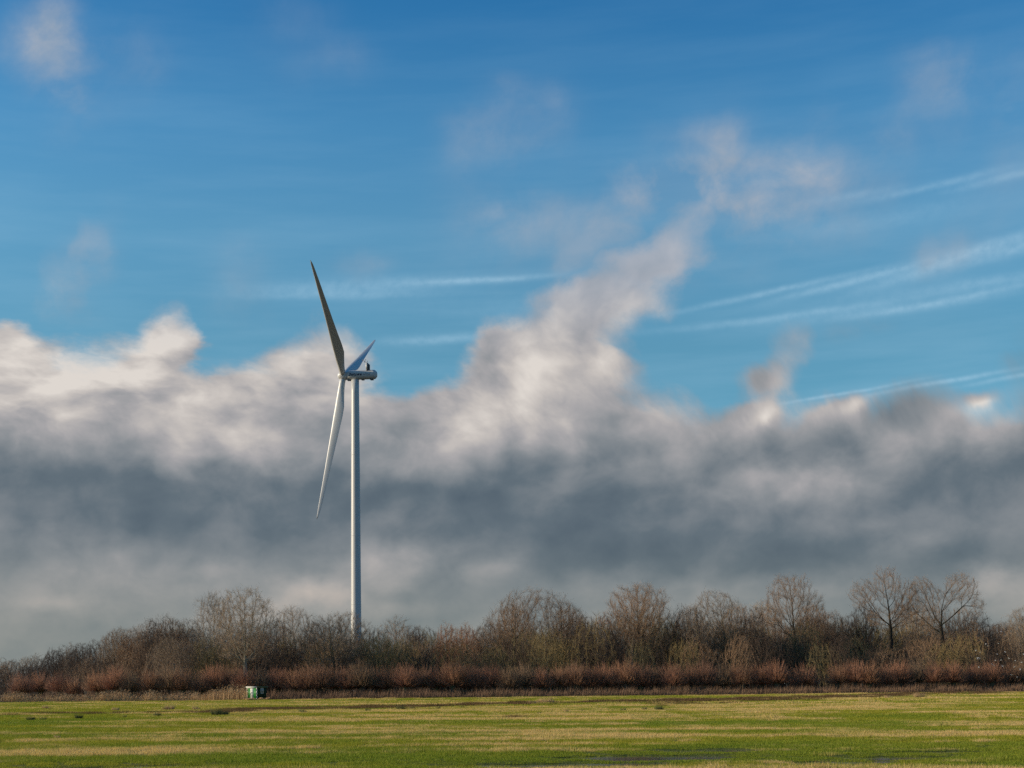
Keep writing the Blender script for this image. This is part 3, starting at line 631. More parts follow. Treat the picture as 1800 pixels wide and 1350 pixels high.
def corner(u0, v0, flip):
    n_ = 7; hz = (H_ - .12 - Z0) / n_
    for k in range(n_):
        wdt = .13 if k % 2 == 0 else .05
        hobj('corner_block', 'white_paint' if k % 2 == 0 or u0 > 1 else 'white_paint', [(u0 if not flip else u0 - wdt, u0 + wdt if not flip else u0, v0 - .035, v0, Z0 + k * hz, Z0 + (k + 1) * hz - .012)])
        if not flip: hobj('corner_block', 'white_paint' if k % 2 else 'black_paint', [(-.035, -.006, v0, v0 + .10, Z0 + k * hz, Z0 + (k + 1) * hz - .012)])
corner(-.035, 0, False); corner(S_, 0, True)
win = hobj('window', 'white_paint', [(-.04, -.006, .86, 1.52, 1.12, 1.20), (-.04, -.006, .86, 1.52, 1.96, 2.03), (-.04, -.006, .86, .92, 1.20, 1.96), (-.04, -.006, 1.46, 1.52, 1.20, 1.96), (-.035, -.006, 1.18, 1.205, 1.20, 1.96)])
hobj('pane', 'window_glass', [(-.02, -.008, .925, 1.178, 1.205, 1.955), (-.02, -.008, 1.208, 1.455, 1.205, 1.955)], win)
roof = hobj('roof', 'roof_felt', [(-.12, S_ + .12, -.12, S_ + .12, H_ - .02, H_ + .05)])
hobj('fascia', 'white_paint', [(-.14, S_ + .14, -.145, -.121, H_ - .10, H_ + .07)], roof)
hobj('fascia', 'roof_felt', [(-.145, -.121, -.12, S_ + .14, H_ - .08, H_ + .07)], roof)
for (u_, v_) in ((.15, .15), (S_ - .15, .15), (.15, S_ - .15), (S_ - .15, S_ - .15)): hobj('foot_block', 'grey_metal', [(u_ - .12, u_ + .12, v_ - .12, v_ + .12, -.25, Z0)])

# ---------------------------------------------------------------- bare trees
def wood_mat(name, ca, cb, moss=None, scale=3.0):
    m, t, b = material(name); oi = t.n.new('ShaderNodeObjectInfo'); pos = geo_pos(t)
    n = t.noise(pos, scale, 4, .6); c = t.mix(n, ca, cb)
    c = t.v('MULTIPLY', c, t.ramp(oi.outputs['Random'], [(0, (.84, .86, .88)), (.35, (.98, .97, .94)), (.7, (1.04, 1.0, .93)), (1, (1.12, 1.08, 1.02))]))
    if moss: c = t.mix(t.rng(t.noise(pos, .5, 3), .42, .62, 0, moss[3]), c, moss[:3])
    t.put(b, 'Base Color', c); b.inputs['Roughness'].default_value = .85; b.inputs['Specular IOR Level'].default_value = .15
    return m
wood_mat('bark_grey', (.070, .056, .040), (.15, .120, .085), (.11, .12, .04, .5))
wood_mat('bark_pale', (.22, .19, .15), (.38, .34, .275), (.16, .17, .08, .3))
wood_mat('bark_dark', (.026, .021, .017), (.065, .050, .038), (.055, .062, .025, .45))
wood_mat('twig_brown', (.215, .138, .086), (.345, .232, .148))
wood_mat('twig_pale', (.290, .222, .160), (.44, .345, .255))
wood_mat('twig_grey', (.215, .160, .112), (.345, .262, .190))
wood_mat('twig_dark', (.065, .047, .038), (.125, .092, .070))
wood_mat('twig_olive', (.215, .158, .072), (.320, .245, .120))
wood_mat('twig_red', (.270, .135, .086), (.39, .210, .138))
wood_mat('twig_orange', (.275, .145, .088), (.39, .222, .140))

def nrm(v): return v / np.maximum(np.linalg.norm(v, axis=-1, keepdims=True), 1e-9)
def grow(r, P, D, L, R0, S, wob, trop, rend=.35, tvec=(0, 0, 1.0)):
    n = len(P); pts = np.empty((n, S + 1, 3)); rad = np.empty((n, S + 1)); pts[:, 0] = P; rad[:, 0] = R0; d = nrm(D.copy())
    tv = np.asarray(tvec, float); trop = np.broadcast_to(trop, (n,))[:, None]
    for s in range(S):
        d = nrm(d + r.normal(0, wob, (n, 3)) + tv * trop / S)
        pts[:, s + 1] = pts[:, s] + d * (L / S)[:, None]; rad[:, s + 1] = R0 * (1 - (1 - rend) * (s + 1) / S)
    return pts, rad
def sprout(r, pts, rad, L, m, t0, t1, a0, a1, lr, rr, taper=.5, flat=0.0, asd=10):
    # m children a branch between t0 and t1 along it; angle runs from a0 (base) to a1 (tip) degrees
    n, k, _ = pts.shape; S = k - 1
    t = t0 + (t1 - t0) * (np.arange(m)[None] + r.random((n, m))) / m; f = t * S; i = np.minimum(f.astype(int), S - 1); g = (f - i)[..., None]
    ar = np.arange(n)[:, None]; p = pts[ar, i] * (1 - g) + pts[ar, i + 1] * g; tg = nrm(pts[ar, i + 1] - pts[ar, i]); rd = rad[ar, i] * (1 - g[..., 0]) + rad[ar, i + 1] * g[..., 0]
    ref = np.where(np.abs(tg[..., 2:3]) < .9, np.array([0, 0, 1.0]), np.array([1.0, 0, 0])); u = nrm(np.cross(tg, ref)); v = np.cross(tg, u)
    ph = (np.arange(m)[None] * 2.39996 + r.random((n, 1)) * 6.283 + r.normal(0, .5, (n, m)))[..., None]
    an = np.radians(a0 + (a1 - a0) * (t - t0) / max(t1 - t0, 1e-6) + r.normal(0, asd, (n, m)))[..., None]
    d = np.cos(an) * tg + np.sin(an) * (np.cos(ph) * u + np.sin(ph) * v)
    l = L[:, None] * lr * (1 - taper * (t - t0) / max(t1 - t0, 1e-6)) * (.7 + .6 * r.random((n, m)))
    return p.reshape(-1, 3), nrm(d.reshape(-1, 3)), l.ravel(), np.minimum(rd * rr, rd).ravel()
def tubes(parts, name, mat):
    # parts: list of (pts, rad, sides) -> one mesh
    VV = []; F4 = []; F3 = []; off = 0
    for pts, rad, ns in parts:
        n, k, _ = pts.shape
        if n == 0: continue
        tg = np.empty_like(pts); tg[:, 1:-1] = pts[:, 2:] - pts[:, :-2]; tg[:, 0] = pts[:, 1] - pts[:, 0]; tg[:, -1] = pts[:, -1] - pts[:, -2]; tg = nrm(tg)
        ref = np.where(np.abs(tg[:, :1, 2:3]) < .8, np.array([0, 0, 1.0]), np.array([1.0, 0, 0])); ref = np.broadcast_to(ref, tg.shape)
        u = nrm(np.cross(tg, ref)); v = np.cross(tg, u); a = np.arange(ns) / ns * 2 * np.pi
        body = pts[:, :-1, None] + rad[:, :-1, None, None] * (np.cos(a)[:, None] * u[:, :-1, None] + np.sin(a)[:, None] * v[:, :-1, None])
        kk = k - 1; b = body.reshape(n, kk * ns, 3); V = np.concatenate([b, pts[:, -1:]], 1); per = kk * ns + 1
        bi = (np.arange(n) * per + off)[:, None, None]; i = np.arange(ns); j = (i + 1) % ns
        if kk > 1:
            q = np.arange(kk - 1)[:, None] * ns
            f = np.stack([q + i, q + j, q + ns + j, q + ns + i], -1).reshape(-1, 4); F4.append((bi + f[None]).reshape(-1, 4))
        f = np.stack([(kk - 1) * ns + i, (kk - 1) * ns + j, np.full(ns, per - 1)], -1); F3.append((bi + f[None]).reshape(-1, 3))
        VV.append(V.reshape(-1, 3)); off += n * per
    return npmesh(name, np.vstack(VV), [f for f in ([np.concatenate(F4)] if F4 else []) + [np.concatenate(F3)]], mat, False)

def prisms(P0, P1, r0, r1, ns):
    n = len(P0); t = nrm(P1 - P0); ref = np.where(np.abs(t[:, 2:3]) < .9, np.array([0, 0, 1.0]), np.array([1.0, 0, 0])); u = nrm(np.cross(t, ref)); v = np.cross(t, u)
    a = np.arange(ns) / ns * 2 * np.pi; o = np.cos(a)[:, None] * u[:, None] + np.sin(a)[:, None] * v[:, None]
    V = np.concatenate([P0[:, None] + o * r0[:, None, None], P1[:, None] + o * r1[:, None, None]], 1).reshape(-1, 3)
    i = np.arange(ns); j = (i + 1) % ns; f = np.stack([i, j, ns + j, ns + i], 1); return V, (np.arange(n)[:, None, None] * 2 * ns + f[None]).reshape(-1, 4)
def slivers(P0, P1, w_, r):
    t = nrm(P1 - P0); u = nrm(np.cross(t, r.normal(0, 1, t.shape))) * w_[:, None]
    V = np.stack([P0 - u, P0 + u, P1], 1).reshape(-1, 3); return V, np.arange(len(P0) * 3).reshape(-1, 3)
def merge(name, mat, quads, tris):
    V = []; F4 = []; F3 = []; o = 0
    for v, f in quads: V.append(v); F4.append(f + o); o += len(v)
    for v, f in tris: V.append(v); F3.append(f + o); o += len(v)
    return npmesh(name, np.vstack(V), ([np.concatenate(F4)] if F4 else []) + ([np.concatenate(F3)] if F3 else []), mat)
def spread_dirs(r, t, ang, sd_=8):
    n = len(t); ref = np.where(np.abs(t[:, 2:3]) < .9, np.array([0, 0, 1.0]), np.array([1.0, 0, 0])); u = nrm(np.cross(t, ref)); v = np.cross(t, u)
    ph = r.random(n)[:, None] * 6.283; an = np.radians(np.abs(r.normal(ang, sd_, n)))[:, None]; return nrm(np.cos(an) * t + np.sin(an) * (np.cos(ph) * u + np.sin(ph) * v))
def make_tree(seed, H, lobes, fork=.3, trunk_r=.3, bases=((0, 0),), n_attr=1500, d=.44, trop=.25, bend=.0, mats=('bark_grey', 'twig_grey'), tw=4, tw2=4, tl=1.0, twr=.0075, shell=.55, names=('trunk', 'crown'), wobble=.08, ta=27, up=.42, pipe=2.08):
    """Bare tree grown towards points spread through its crown; limbs thicken downwards with what they carry."""
    r = np.random.default_rng(seed); A = []
    vol = np.array([l[3] * l[4] * l[5] for l in lobes]) ** .7
    for l, k in zip(lobes, np.round(1.45 * n_attr * vol / vol.sum()).astype(int)):
        q = nrm(r.normal(0, 1, (k, 3))); q = q * (r.random((k, 1)) ** (1 / 3 * max(shell, .8))) * (.80 + .42 * fbm(q[:, 0] * 2.3 + q[:, 2] * 1.7 + 9, q[:, 1] * 2.3 - q[:, 2] * 1.3 + 5, seed, 3))[:, None]; A.append((q * l[3:6] + l[:3]) * H)
    A = np.vstack(A); A = A[A[:, 2] > .06 * H]
    N = [[0, 0, -.35]] if len(bases) > 1 else []; par = [-1] if len(bases) > 1 else []
    for (bx, by) in bases:
        prev = 0 if len(bases) > 1 else -1; hz = fork * H * (1 if len(bases) == 1 else .5 + r.random()); k = max(2, int(hz / d)); lean = r.normal(0, .05, 2) + np.array([bx, by]) * (1.2 if len(bases) > 1 else 0)
        for i in range(k + 1):
            f = i / k; N.append([bx * H * .12 + lean[0] * f * hz + bend * math.sin(f * 3) * .3, by * H * .12 + lean[1] * f * hz, -.3 + f * (hz + .3)]); par.append(prev); prev = len(N) - 1
    N = np.array(N); par = list(par); start = len(N)
    D = ((A[:, None] - N[None]) ** 2).sum(-1); near = D.argmin(1); nd = D.min(1); alive = np.ones(len(A), bool); dirs0 = np.zeros_like(N); dirs0[1:] = nrm(N[1:] - N[:-1]); tried = {}
    for it in range(110):
        if not alive.any(): break
        idx = near[alive]; vec = nrm(A[alive] - N[idx]); uq, inv = np.unique(idx, return_inverse=True)
        sm = np.zeros((len(uq), 3)); np.add.at(sm, inv, vec); g = nrm(sm) + dirs0[uq] * 1.0 + np.array([0, 0, trop]) + r.normal(0, wobble, (len(uq), 3))
        g = nrm(g); new = N[uq] + g * d
        cnt = np.array([tried.get(int(q), 0) for q in uq]); ok = cnt < 3
        for q in uq: tried[int(q)] = tried.get(int(q), 0) + 1
        if not ok.any(): break
        new = new[ok]; g = g[ok]; pr_ = uq[ok]; o = len(N); N = np.vstack([N, new]); dirs0 = np.vstack([dirs0, g]); par += list(pr_)
        D = ((A[:, None] - new[None]) ** 2).sum(-1); m_ = D.min(1); upd = m_ < nd; near[upd] = D.argmin(1)[upd] + o; nd = np.minimum(nd, m_)
        alive &= nd > (d * 1.25) ** 2
    par = np.array(par); n = len(N); w_ = np.zeros(n); kids = np.zeros(n, int)
    for i in range(n - 1, -1, -1):
        if kids[i] == 0: w_[i] = twr ** pipe * 1.6
        if par[i] >= 0: w_[par[i]] += w_[i]; kids[par[i]] += 1
    rad = w_ ** (1 / pipe); rad *= np.where(rad > twr * 2, 1 + (trunk_r / rad.max() - 1) * np.clip((rad - twr * 2) / (rad.max() - twr * 2), 0, 1), 1)
    z = N[:, 2]; rad *= 1 + .35 * np.exp(-np.maximum(z, 0) / .5) * (rad > .1)
    e = np.where(par >= 0)[0]; P0, P1, r1 = N[par[e]], N[e], rad[e]; r0 = np.where(kids[par[e]] > 1, np.minimum(rad[par[e]], r1 * 1.35), rad[par[e]])
    big = r1 > .035; mid = ~big
    tm = merge(names[0], MAT[mats[0]], [prisms(P0[big], P1[big] + (P1[big] - P0[big]) * .06, r0[big], r1[big], 6)], [])
    src = np.where((rad < .05) & (np.arange(n) >= start))[0]; t0 = dirs0[src]
    P = np.repeat(N[src], tw, 0) - np.repeat(t0, tw, 0) * r.random((len(src) * tw, 1)) * d; T_ = spread_dirs(r, np.repeat(t0, tw, 0), ta, 14); T_ = nrm(T_ + np.array([0, 0, up])); L = tl * (.45 + .8 * r.random(len(P)))
    Q = P + T_ * L[:, None]; wv = np.full(len(P), twr * .85)
    s2 = np.repeat(np.arange(len(P)), tw2); f = .15 + .8 * r.random(len(s2)); P2 = P[s2] + (Q - P)[s2] * f[:, None]; D2 = nrm(spread_dirs(r, T_[s2], 34, 12) + np.array([0, 0, up * .8])); Q2 = P2 + D2 * (tl * .62 * (.4 + .8 * r.random(len(s2))))[:, None]
    cm = merge(names[1], MAT[mats[1]], [prisms(P0[mid], P1[mid], r0[mid], r1[mid], 3)], [slivers(P, Q, wv, r), slivers(P2, Q2, np.full(len(P2), twr * .75), r)])
    return dict(trunk=tm, crown=cm, top=np.quantile(Q2[:, 2], .999), width=np.quantile(Q2[:, 0], .99) - np.quantile(Q2[:, 0], .01))
def put_tree(name, proto, px, Y, top_py, width_px=None, rz=0, label=None, cat='tree', group=None, parts=('trunk', 'crown'), wmin=.7, wmax=1.5):
    g = at(px, Y); top = at(px, Y, top_py).z - g.z; sz = top / proto['top']; sx = sz
    if width_px: sx = float(np.clip(width_px / FPX * Y / proto['width'], sz * wmin, sz * wmax))
    o = empty(name, (g.x, g.y, g.z - .05), rz); o.scale = (sx, sx, sz); prop(o, label, cat, group)
    for k, nm in zip(('trunk', 'crown'), parts):
        if proto.get(k): link(nm, proto[k], o)
    return o

# pollard willow: squat dark trunk, knotted head, fan of straight rods
def make_pollard(seed, n=170, mat='twig_red', rod=3.2, ht=1.45):
    r = np.random.default_rng(seed)
    pt, rd = grow(r, np.array([[0, 0, -.3]]), np.array([[r.normal(0, .12), r.normal(0, .12), 1.0]]), np.array([ht + .3]), np.array([.30]), 6, .07, .3, .9)
    rd[0, -3:] = (.36, .46, .40); head = pt[0, -1]
    kn = []
    D = nrm(r.normal(0, 1, (9, 3)) * (1, 1, .4) + (0, 0, .5)); k1, k2 = grow(r, np.repeat(head[None] - (0, 0, .25), 9, 0), D, np.full(9, .6), np.full(9, .17), 3, .1, .4, .7)
    trunk = [(pt, rd, 9), (k1, k2, 5)]
    z = 1 - (r.random(n) ** .85) * 1.25; a = r.random(n) * 6.283; s = np.sqrt(np.maximum(1 - z * z, 0)); D = np.stack([s * np.cos(a), s * np.sin(a), z], 1)
    P = head + (D * .36) * (1, 1, .6); L = rod * (.66 + .42 * r.random(n)) * (1 - .22 * s)
    c, e = grow(r, P, D, L, np.full(n, .016), 5, .035, .62, .3)
    P2, D2, L2, R2 = sprout(r, c, e, L, 5, .12, .85, 22, 16, .42, .7, .5, asd=6); c2, e2 = grow(r, P2, D2, L2, np.maximum(R2, .008), 2, .04, .4, .4)
    tm = tubes(trunk, 'trunk', MAT['bark_grey']); cm = tubes([(c, e, 3), (c2, e2, 3)], 'crown', MAT[mat])
    zz = c[:, -1]; return dict(trunk=tm, crown=cm, top=np.quantile(zz[:, 2], .95), width=np.quantile(np.abs(zz[:, 0]), .95) * 2)
PR = dict(
    vase=make_tree(11, 20, [(0, 0, .70, .27, .25, .30), (-.05, 0, .5, .2, .2, .2), (.12, 0, .62, .17, .15, .26), (-.13, 0, .66, .16, .15, .24)], fork=.26, trunk_r=.34, trop=.42, n_attr=1700, mats=('bark_pale', 'twig_pale'), up=.45),
    vase2=make_tree(12, 20, [(0, 0, .68, .18, .18, .31), (.06, 0, .8, .12, .12, .18)], fork=.33, trunk_r=.26, trop=.4, n_attr=1100, mats=('bark_pale', 'twig_pale'), up=.45),
    dome=make_tree(21, 18, [(0, 0, .68, .40, .34, .31), (-.24, 0, .58, .22, .2, .25), (.24, 0, .60, .22, .2, .24)], fork=.26, trunk_r=.5, bases=((-.5, 0), (.55, .1)), trop=.12, n_attr=2300, mats=('bark_grey', 'twig_brown')),
    dome2=make_tree(27, 18, [(0, 0, .74, .34, .3, .25), (-.26, 0, .62, .17, .2, .18), (.24, 0, .68, .18, .2, .22)], fork=.3, trunk_r=.5, trop=.12, n_attr=2200, mats=('bark_grey', 'twig_brown')),
    round_=make_tree(33, 18, [(0, 0, .72, .29, .27, .27), (-.2, 0, .6, .13, .14, .16), (.18, 0, .55, .16, .14, .2)], fork=.28, trunk_r=.40, bases=((-.45, 0), (.4, 0)), trop=.25, n_attr=1800, mats=('bark_grey', 'twig_grey')),
    oval=make_tree(35, 20, [(-.02, 0, .78, .19, .18, .21), (.18, 0, .68, .11, .14, .16), (-.17, 0, .64, .13, .14, .10), (.05, 0, .5, .12, .1, .1)], fork=.42, trunk_r=.36, trop=.2, n_attr=1600, mats=('bark_dark', 'twig_brown'), shell=.8),
    fork=make_tree(43, 22, [(0, 0, .86, .12, .12, .135), (-.20, 0, .78, .12, .12, .12), (.17, 0, .76, .10, .12, .13), (.26, 0, .62, .07, .1, .09), (-.08, 0, .60, .10, .1, .10), (.08, 0, .6, .08, .1, .1)], fork=.36, trunk_r=.42, trop=.15, n_attr=1500, mats=('bark_dark', 'twig_brown'), shell=.8),
    fork2=make_tree(47, 22, [(-.13, 0, .84, .14, .13, .13), (.19, 0, .80, .13, .13, .14), (.04, 0, .72, .09, .1, .12), (.30, 0, .64, .07, .1, .08), (-.25, 0, .70, .06, .1, .09), (.1, 0, .55, .1, .1, .08)], fork=.20, trunk_r=.42, trop=.15, n_attr=1500, mats=('bark_dark', 'twig_brown'), shell=.8),
    narrow=make_tree(51, 15, [(0, 0, .62, .16, .15, .36), (.03, 0, .8, .09, .09, .18)], fork=.2, trunk_r=.2, trop=.5, n_attr=1000, d=.36, mats=('bark_dark', 'twig_orange'), up=.5, tl=.7),
    thin=make_tree(53, 15, [(0, 0, .66, .19, .18, .30), (0, 0, .85, .09, .09, .13)], fork=.34, trunk_r=.15, trop=.25, n_attr=850, d=.36, mats=('bark_pale', 'twig_pale'), tl=.6),
    scrub=make_tree(61, 12, [(0, 0, .58, .42, .38, .36), (-.2, 0, .7, .2, .2, .22), (.2, 0, .75, .2, .2, .2)], fork=.14, trunk_r=.30, trop=.05, n_attr=1900, d=.34, mats=('bark_grey', 'twig_grey'), tl=.65, wobble=.22),
    mossy=make_tree(67, 11, [(0, 0, .55, .48, .4, .36), (-.25, 0, .6, .25, .2, .25), (.3, 0, .5, .25, .2, .25)], fork=.12, trunk_r=.26, trop=.0, n_attr=1700, d=.34, mats=('bark_grey', 'twig_olive'), tl=.65, wobble=.25),
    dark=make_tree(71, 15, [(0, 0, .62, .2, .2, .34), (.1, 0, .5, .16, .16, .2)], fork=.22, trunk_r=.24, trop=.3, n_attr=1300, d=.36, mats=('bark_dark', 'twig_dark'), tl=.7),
    brown=make_tree(73, 14, [(0, 0, .62, .27, .25, .34), (-.12, 0, .55, .2, .2, .25)], fork=.16, trunk_r=.24, bases=((-.3, 0), (.35, .1)), trop=.25, n_attr=1500, d=.36, mats=('bark_dark', 'twig_brown'), tl=.7),
)
WOOD = 'trees of the bare winter wood behind the willow row'
# name, proto, px, distance, top row, width px, turn, label
TREES = [
 ('poplar_tree', 'vase', 430, 251.5, 1029, 112, .4, 'tallest pale-branched poplar on the left, just above the green hut'),
 ('poplar_tree', 'vase2', 378, 272, 1034, 70, 1.9, 'slimmer pale poplar crowding the left side of the tall poplar above the green hut'),
 ('poplar_tree', 'vase2', 519, 290, 1060, 66, 3.0, 'pale upright poplar midway between the tall poplar and the turbine tower'),
 ('oak_tree', 'scrub', 590, 258, 1072, 120, .8, 'crooked bushy tree whose crown hides the left side of the turbine tower foot'),
 ('willow_tree', 'mossy', 667, 256, 1112, 120, 2.1, 'low spreading mossy green tree just right of the turbine tower foot'),
 ('birch_tree', 'thin', 695, 300, 1079, 72, .3, 'pale feathery tree rising behind the low mossy tree right of the turbine'),
 ('alder_tree', 'dark', 735, 290, 1098, 46, 1.0, 'narrow dark tree between the pale feathery tree and the orange-brown tree'),
 ('alder_tree', 'narrow', 787, 252, 1090, 54, 2.2, 'upright orange-brown tree with one dark straight trunk, right of the turbine'),
 ('alder_tree', 'narrow', 822, 268, 1092, 56, 4.2, 'second upright orange-brown tree, touching the one with the straight dark trunk'),
 ('birch_tree', 'thin', 855, 300, 1095, 36, 3.2, 'small pale tree at the left foot of the first broad domed tree'),
 ('willow_tree', 'dome', 944, 272, 1031, 172, 0, 'first broad domed tree right of the turbine, wide arching limbs over olive shrubs'),
 ('alder_tree', 'dark', 1030, 285, 1080, 40, 2.0, 'slim dark tree filling the gap between the two broad domed trees'),
 ('willow_tree', 'dome2', 1124, 268, 1021, 152, 1.3, 'second broad domed tree, its wide crown the highest at the middle of the wood'),
 ('alder_tree', 'dark', 1192, 276, 1076, 60, 3.4, 'dense dark tree tucked against the right side of the second domed tree'),
 ('ash_tree', 'round_', 1255, 264, 1034, 122, 0.5, 'round-crowned tree with two dark forking trunks, left of the tall oval tree'),
 ('alder_tree', 'dark', 1324, 262, 1066, 62, 5.0, 'short dark tree between the two-trunked round tree and the tall oval tree'),
 ('ash_tree', 'oval', 1391, 276, 1005, 118, .2, 'tall oval tree standing alone above olive willow scrub'),
 ('ash_tree', 'vase2', 1345, 300, 1050, 60, 2.5, 'pale thin crown peeping out left of the tall oval tree'),
 ('willow_tree', 'brown', 1462, 280, 1070, 80, 1.7, 'reddish brown rounded tree in the dip right of the tall oval tree'),
 ('oak_tree', 'fork', 1560, 272, 992, 132, .1, 'highest tree of the wood, dark trunk with leaning limbs, towards the right'),
 ('alder_tree', 'dark', 1520, 282, 1052, 60, .9, 'dark twiggy tree at the left shoulder of the highest forked tree'),
 ('birch_tree', 'thin', 1612, 290, 1062, 66, 5.2, 'light thin tree standing between the two tall forked trees'),
 ('oak_tree', 'fork2', 1662, 268, 1002, 140, 2.9, 'tall vase-shaped tree with several dark stems, right neighbour of the highest tree'),
 ('alder_tree', 'dark', 1716, 276, 1071, 66, 2.6, 'dark bushy tree directly right of the tall vase-shaped tree'),
 ('willow_tree', 'brown', 1757, 290, 1092, 66, .4, 'brown rounded tree near the right edge with birds in front'),
 ('ash_tree', 'round_', 1806, 280, 1062, 96, 4.0, 'tree cut off by the right edge of the photo'),
 ('alder_tree', 'brown', 905, 290, 1056, 84, 1.5, 'twiggy brown tree at the left shoulder of the first broad domed tree'),
 ('alder_tree', 'brown', 1000, 292, 1060, 66, 2.7, 'twiggy brown tree at the right shoulder of the first broad domed tree'),
 ('alder_tree', 'narrow', 1060, 288, 1074, 56, .6, 'upright tree at the left foot of the second domed tree'),
 ('ash_tree', 'brown', 1216, 292, 1062, 70, 3.9, 'brown tree filling the space left of the two-trunked round tree'),
 ('ash_tree', 'brown', 1296, 290, 1056, 76, 5.1, 'brown tree behind the right side of the two-trunked round tree'),
 ('alder_tree', 'brown', 1428, 292, 1058, 70, 2.3, 'brown crown behind the right side of the tall oval tree'),
 ('alder_tree', 'dark', 1492, 294, 1078, 66, 4.6, 'dark low crown between the reddish rounded tree and the highest tree'),
 ('alder_tree', 'dark', 1586, 296, 1046, 60, 1.4, 'dark crown seen through the limbs of the highest forked tree'),
 ('alder_tree', 'brown', 1636, 294, 1058, 66, .2, 'brown crown behind the left side of the tall vase-shaped tree'),
 ('alder_tree', 'brown', 1692, 296, 1062, 64, 2.0, 'brown crown behind the right side of the tall vase-shaped tree'),
 ('oak_tree', 'scrub', 205, 300, 1100, 66, 2.0, 'knotty tree where the left slope of the wood turns from blue-grey to brown'),
 ('oak_tree', 'brown', 236, 296, 1098, 60, .8, 'brown tree right of the knotty tree on the left slope of the wood'),
 ('ash_tree', 'brown', 268, 292, 1086, 66, 3.8, 'brown rounded crown at the start of the level stretch on the left'),
 ('ash_tree', 'brown', 300, 284, 1082, 70, 5.3, 'broad brown crown two places left of the slim pale poplar'),
 ('ash_tree', 'round_', 333, 286, 1084, 70, 1.1, 'dense brown crown directly left of the slim pale poplar'),
 ('ash_tree', 'scrub', 308, 254, 1118, 80, 4.4, 'low knotty tree with olive branches in front of the dense brown crowns on the left'),
 ('ash_tree', 'dark', 480, 296, 1098, 70, 2.9, 'dark tree under the right side of the tall poplar above the green hut'),
 ('ash_tree', 'dark', 556, 300, 1092, 60, .2, 'dark crown left of the crooked bushy tree by the turbine'),
 ('willow_tree', 'dark', 172, 345, 1122, 56, .2, 'dark blue-grey tree at the top of the far left clump'),
 ('willow_tree', 'dark', 146, 352, 1128, 56, 2.2, 'dark blue-grey tree second from the right in the far left clump'),
 ('willow_tree', 'dark', 120, 360, 1132, 50, 3.2, 'dark blue-grey tree in the middle of the far left clump'),
 ('willow_tree', 'dark', 96, 372, 1141, 46, 4.4, 'dark blue-grey tree at the low left end of the far left clump'),
 ('poplar_tree', 'thin', 62, 430, 1146, 36, .7, 'small pale distant tree alone left of the dark far left clump'),
 ('poplar_tree', 'vase2', 47, 440, 1152, 30, 2.7, 'faint distant tree beside the small pale tree near the left edge'),
 ('poplar_tree', 'vase2', 20, 460, 1158, 34, 1.7, 'faint distant tree nearly at the left edge of the wood'),
 ('poplar_tree', 'thin', 3, 465, 1163, 30, 5.7, 'faint distant tree cut off by the left edge of the photo'),
]
for (nm, pr, px, Y, top, wd, rz, lb) in TREES: put_tree(nm, PR[pr], px, Y, top, wd, rz, lb, 'tree', WOOD)

# undergrowth of the wood
def make_bush(seed, mats, rx=.34, trop=.3, stems=7):
    r = np.random.default_rng(seed); bs = [(r.normal(0, .9), r.normal(0, .9)) for _ in range(stems)]
    return make_tree(seed, 8, [(0, 0, .55, rx, rx, .42), (r.normal(0, .12), 0, .7, rx * .7, rx * .7, .28)], fork=.22, bases=bs, trunk_r=.11, trop=trop, n_attr=700, d=.36, mats=mats, tl=.6, tw=3, tw2=3, twr=.0085, names=('stems', 'twigs'), wobble=.16, up=.35)
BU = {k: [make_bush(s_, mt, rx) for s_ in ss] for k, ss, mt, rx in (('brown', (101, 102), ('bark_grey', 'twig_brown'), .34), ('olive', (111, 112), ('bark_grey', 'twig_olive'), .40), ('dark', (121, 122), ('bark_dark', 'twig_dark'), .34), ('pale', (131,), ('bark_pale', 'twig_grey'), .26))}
ULAB = {'brown': 'brown leafless thicket bush', 'olive': 'olive-green leafless willow bush', 'dark': 'dark leafless thicket bush', 'pale': 'thin pale-stemmed sapling clump'}
ROWW = {255: 'in the front row', 268: 'in the second row', 285: 'in the third row', 304: 'in the back row'}
BMARK = [(20, 'the faint distant trees'), (130, 'the dark far left clump'), (205, 'the knotty tree'), (300, 'the broad brown crown'), (430, 'the tall pale poplar'), (519, 'the pale upright poplar'), (590, 'the crooked bushy tree'), (667, 'the low mossy tree'), (735, 'the narrow dark tree'), (787, 'the straight dark trunk'),
         (944, 'the first domed tree'), (1030, 'the slim dark tree'), (1124, 'the second domed tree'), (1192, 'the dense dark tree'), (1255, 'the two-trunked round tree'), (1324, 'the short dark tree'), (1391, 'the tall oval tree'), (1462, 'the reddish rounded tree'), (1560, 'the highest tree'), (1612, 'the light thin tree'), (1662, 'the tall vase-shaped tree'), (1716, 'the dark bushy tree'), (1806, 'the right edge')]
def bush_label(k, Y0, px):
    mx, mn = min(BMARK, key=lambda q: abs(q[0] - px)); side_ = 'below' if abs(px - mx) < 14 else ('left of' if px < mx else 'right of')
    return f'{ULAB[k]} {ROWW[Y0]} {side_} {mn}'
def skyline(px): return float(np.interp(px, [-60, 40, 90, 180, 260, 350, 500, 640, 740, 860, 1000, 1200, 1400, 1500, 1700, 1860], [1172, 1166, 1152, 1134, 1104, 1100, 1108, 1118, 1112, 1100, 1090, 1086, 1088, 1094, 1092, 1100]))
def cmap(px, r):
    w_ = dict(brown=1.0, olive=.5, dark=1.2, pale=.2)
    if px < 200: w_ = dict(brown=.3, olive=0, dark=1.6, pale=.1)
    if 630 < px < 760 or 850 < px < 1010 or 1380 < px < 1460: w_['olive'] = 1.8
    if 1080 < px < 1180: w_['olive'] = 1.2; w_['pale'] = 1.2
    if 1470 < px < 1560 or px > 1680: w_['dark'] = 2.0
    k = list(w_); p = np.array([w_[q] for q in k]); return k[r.choice(len(k), p=p / p.sum())]
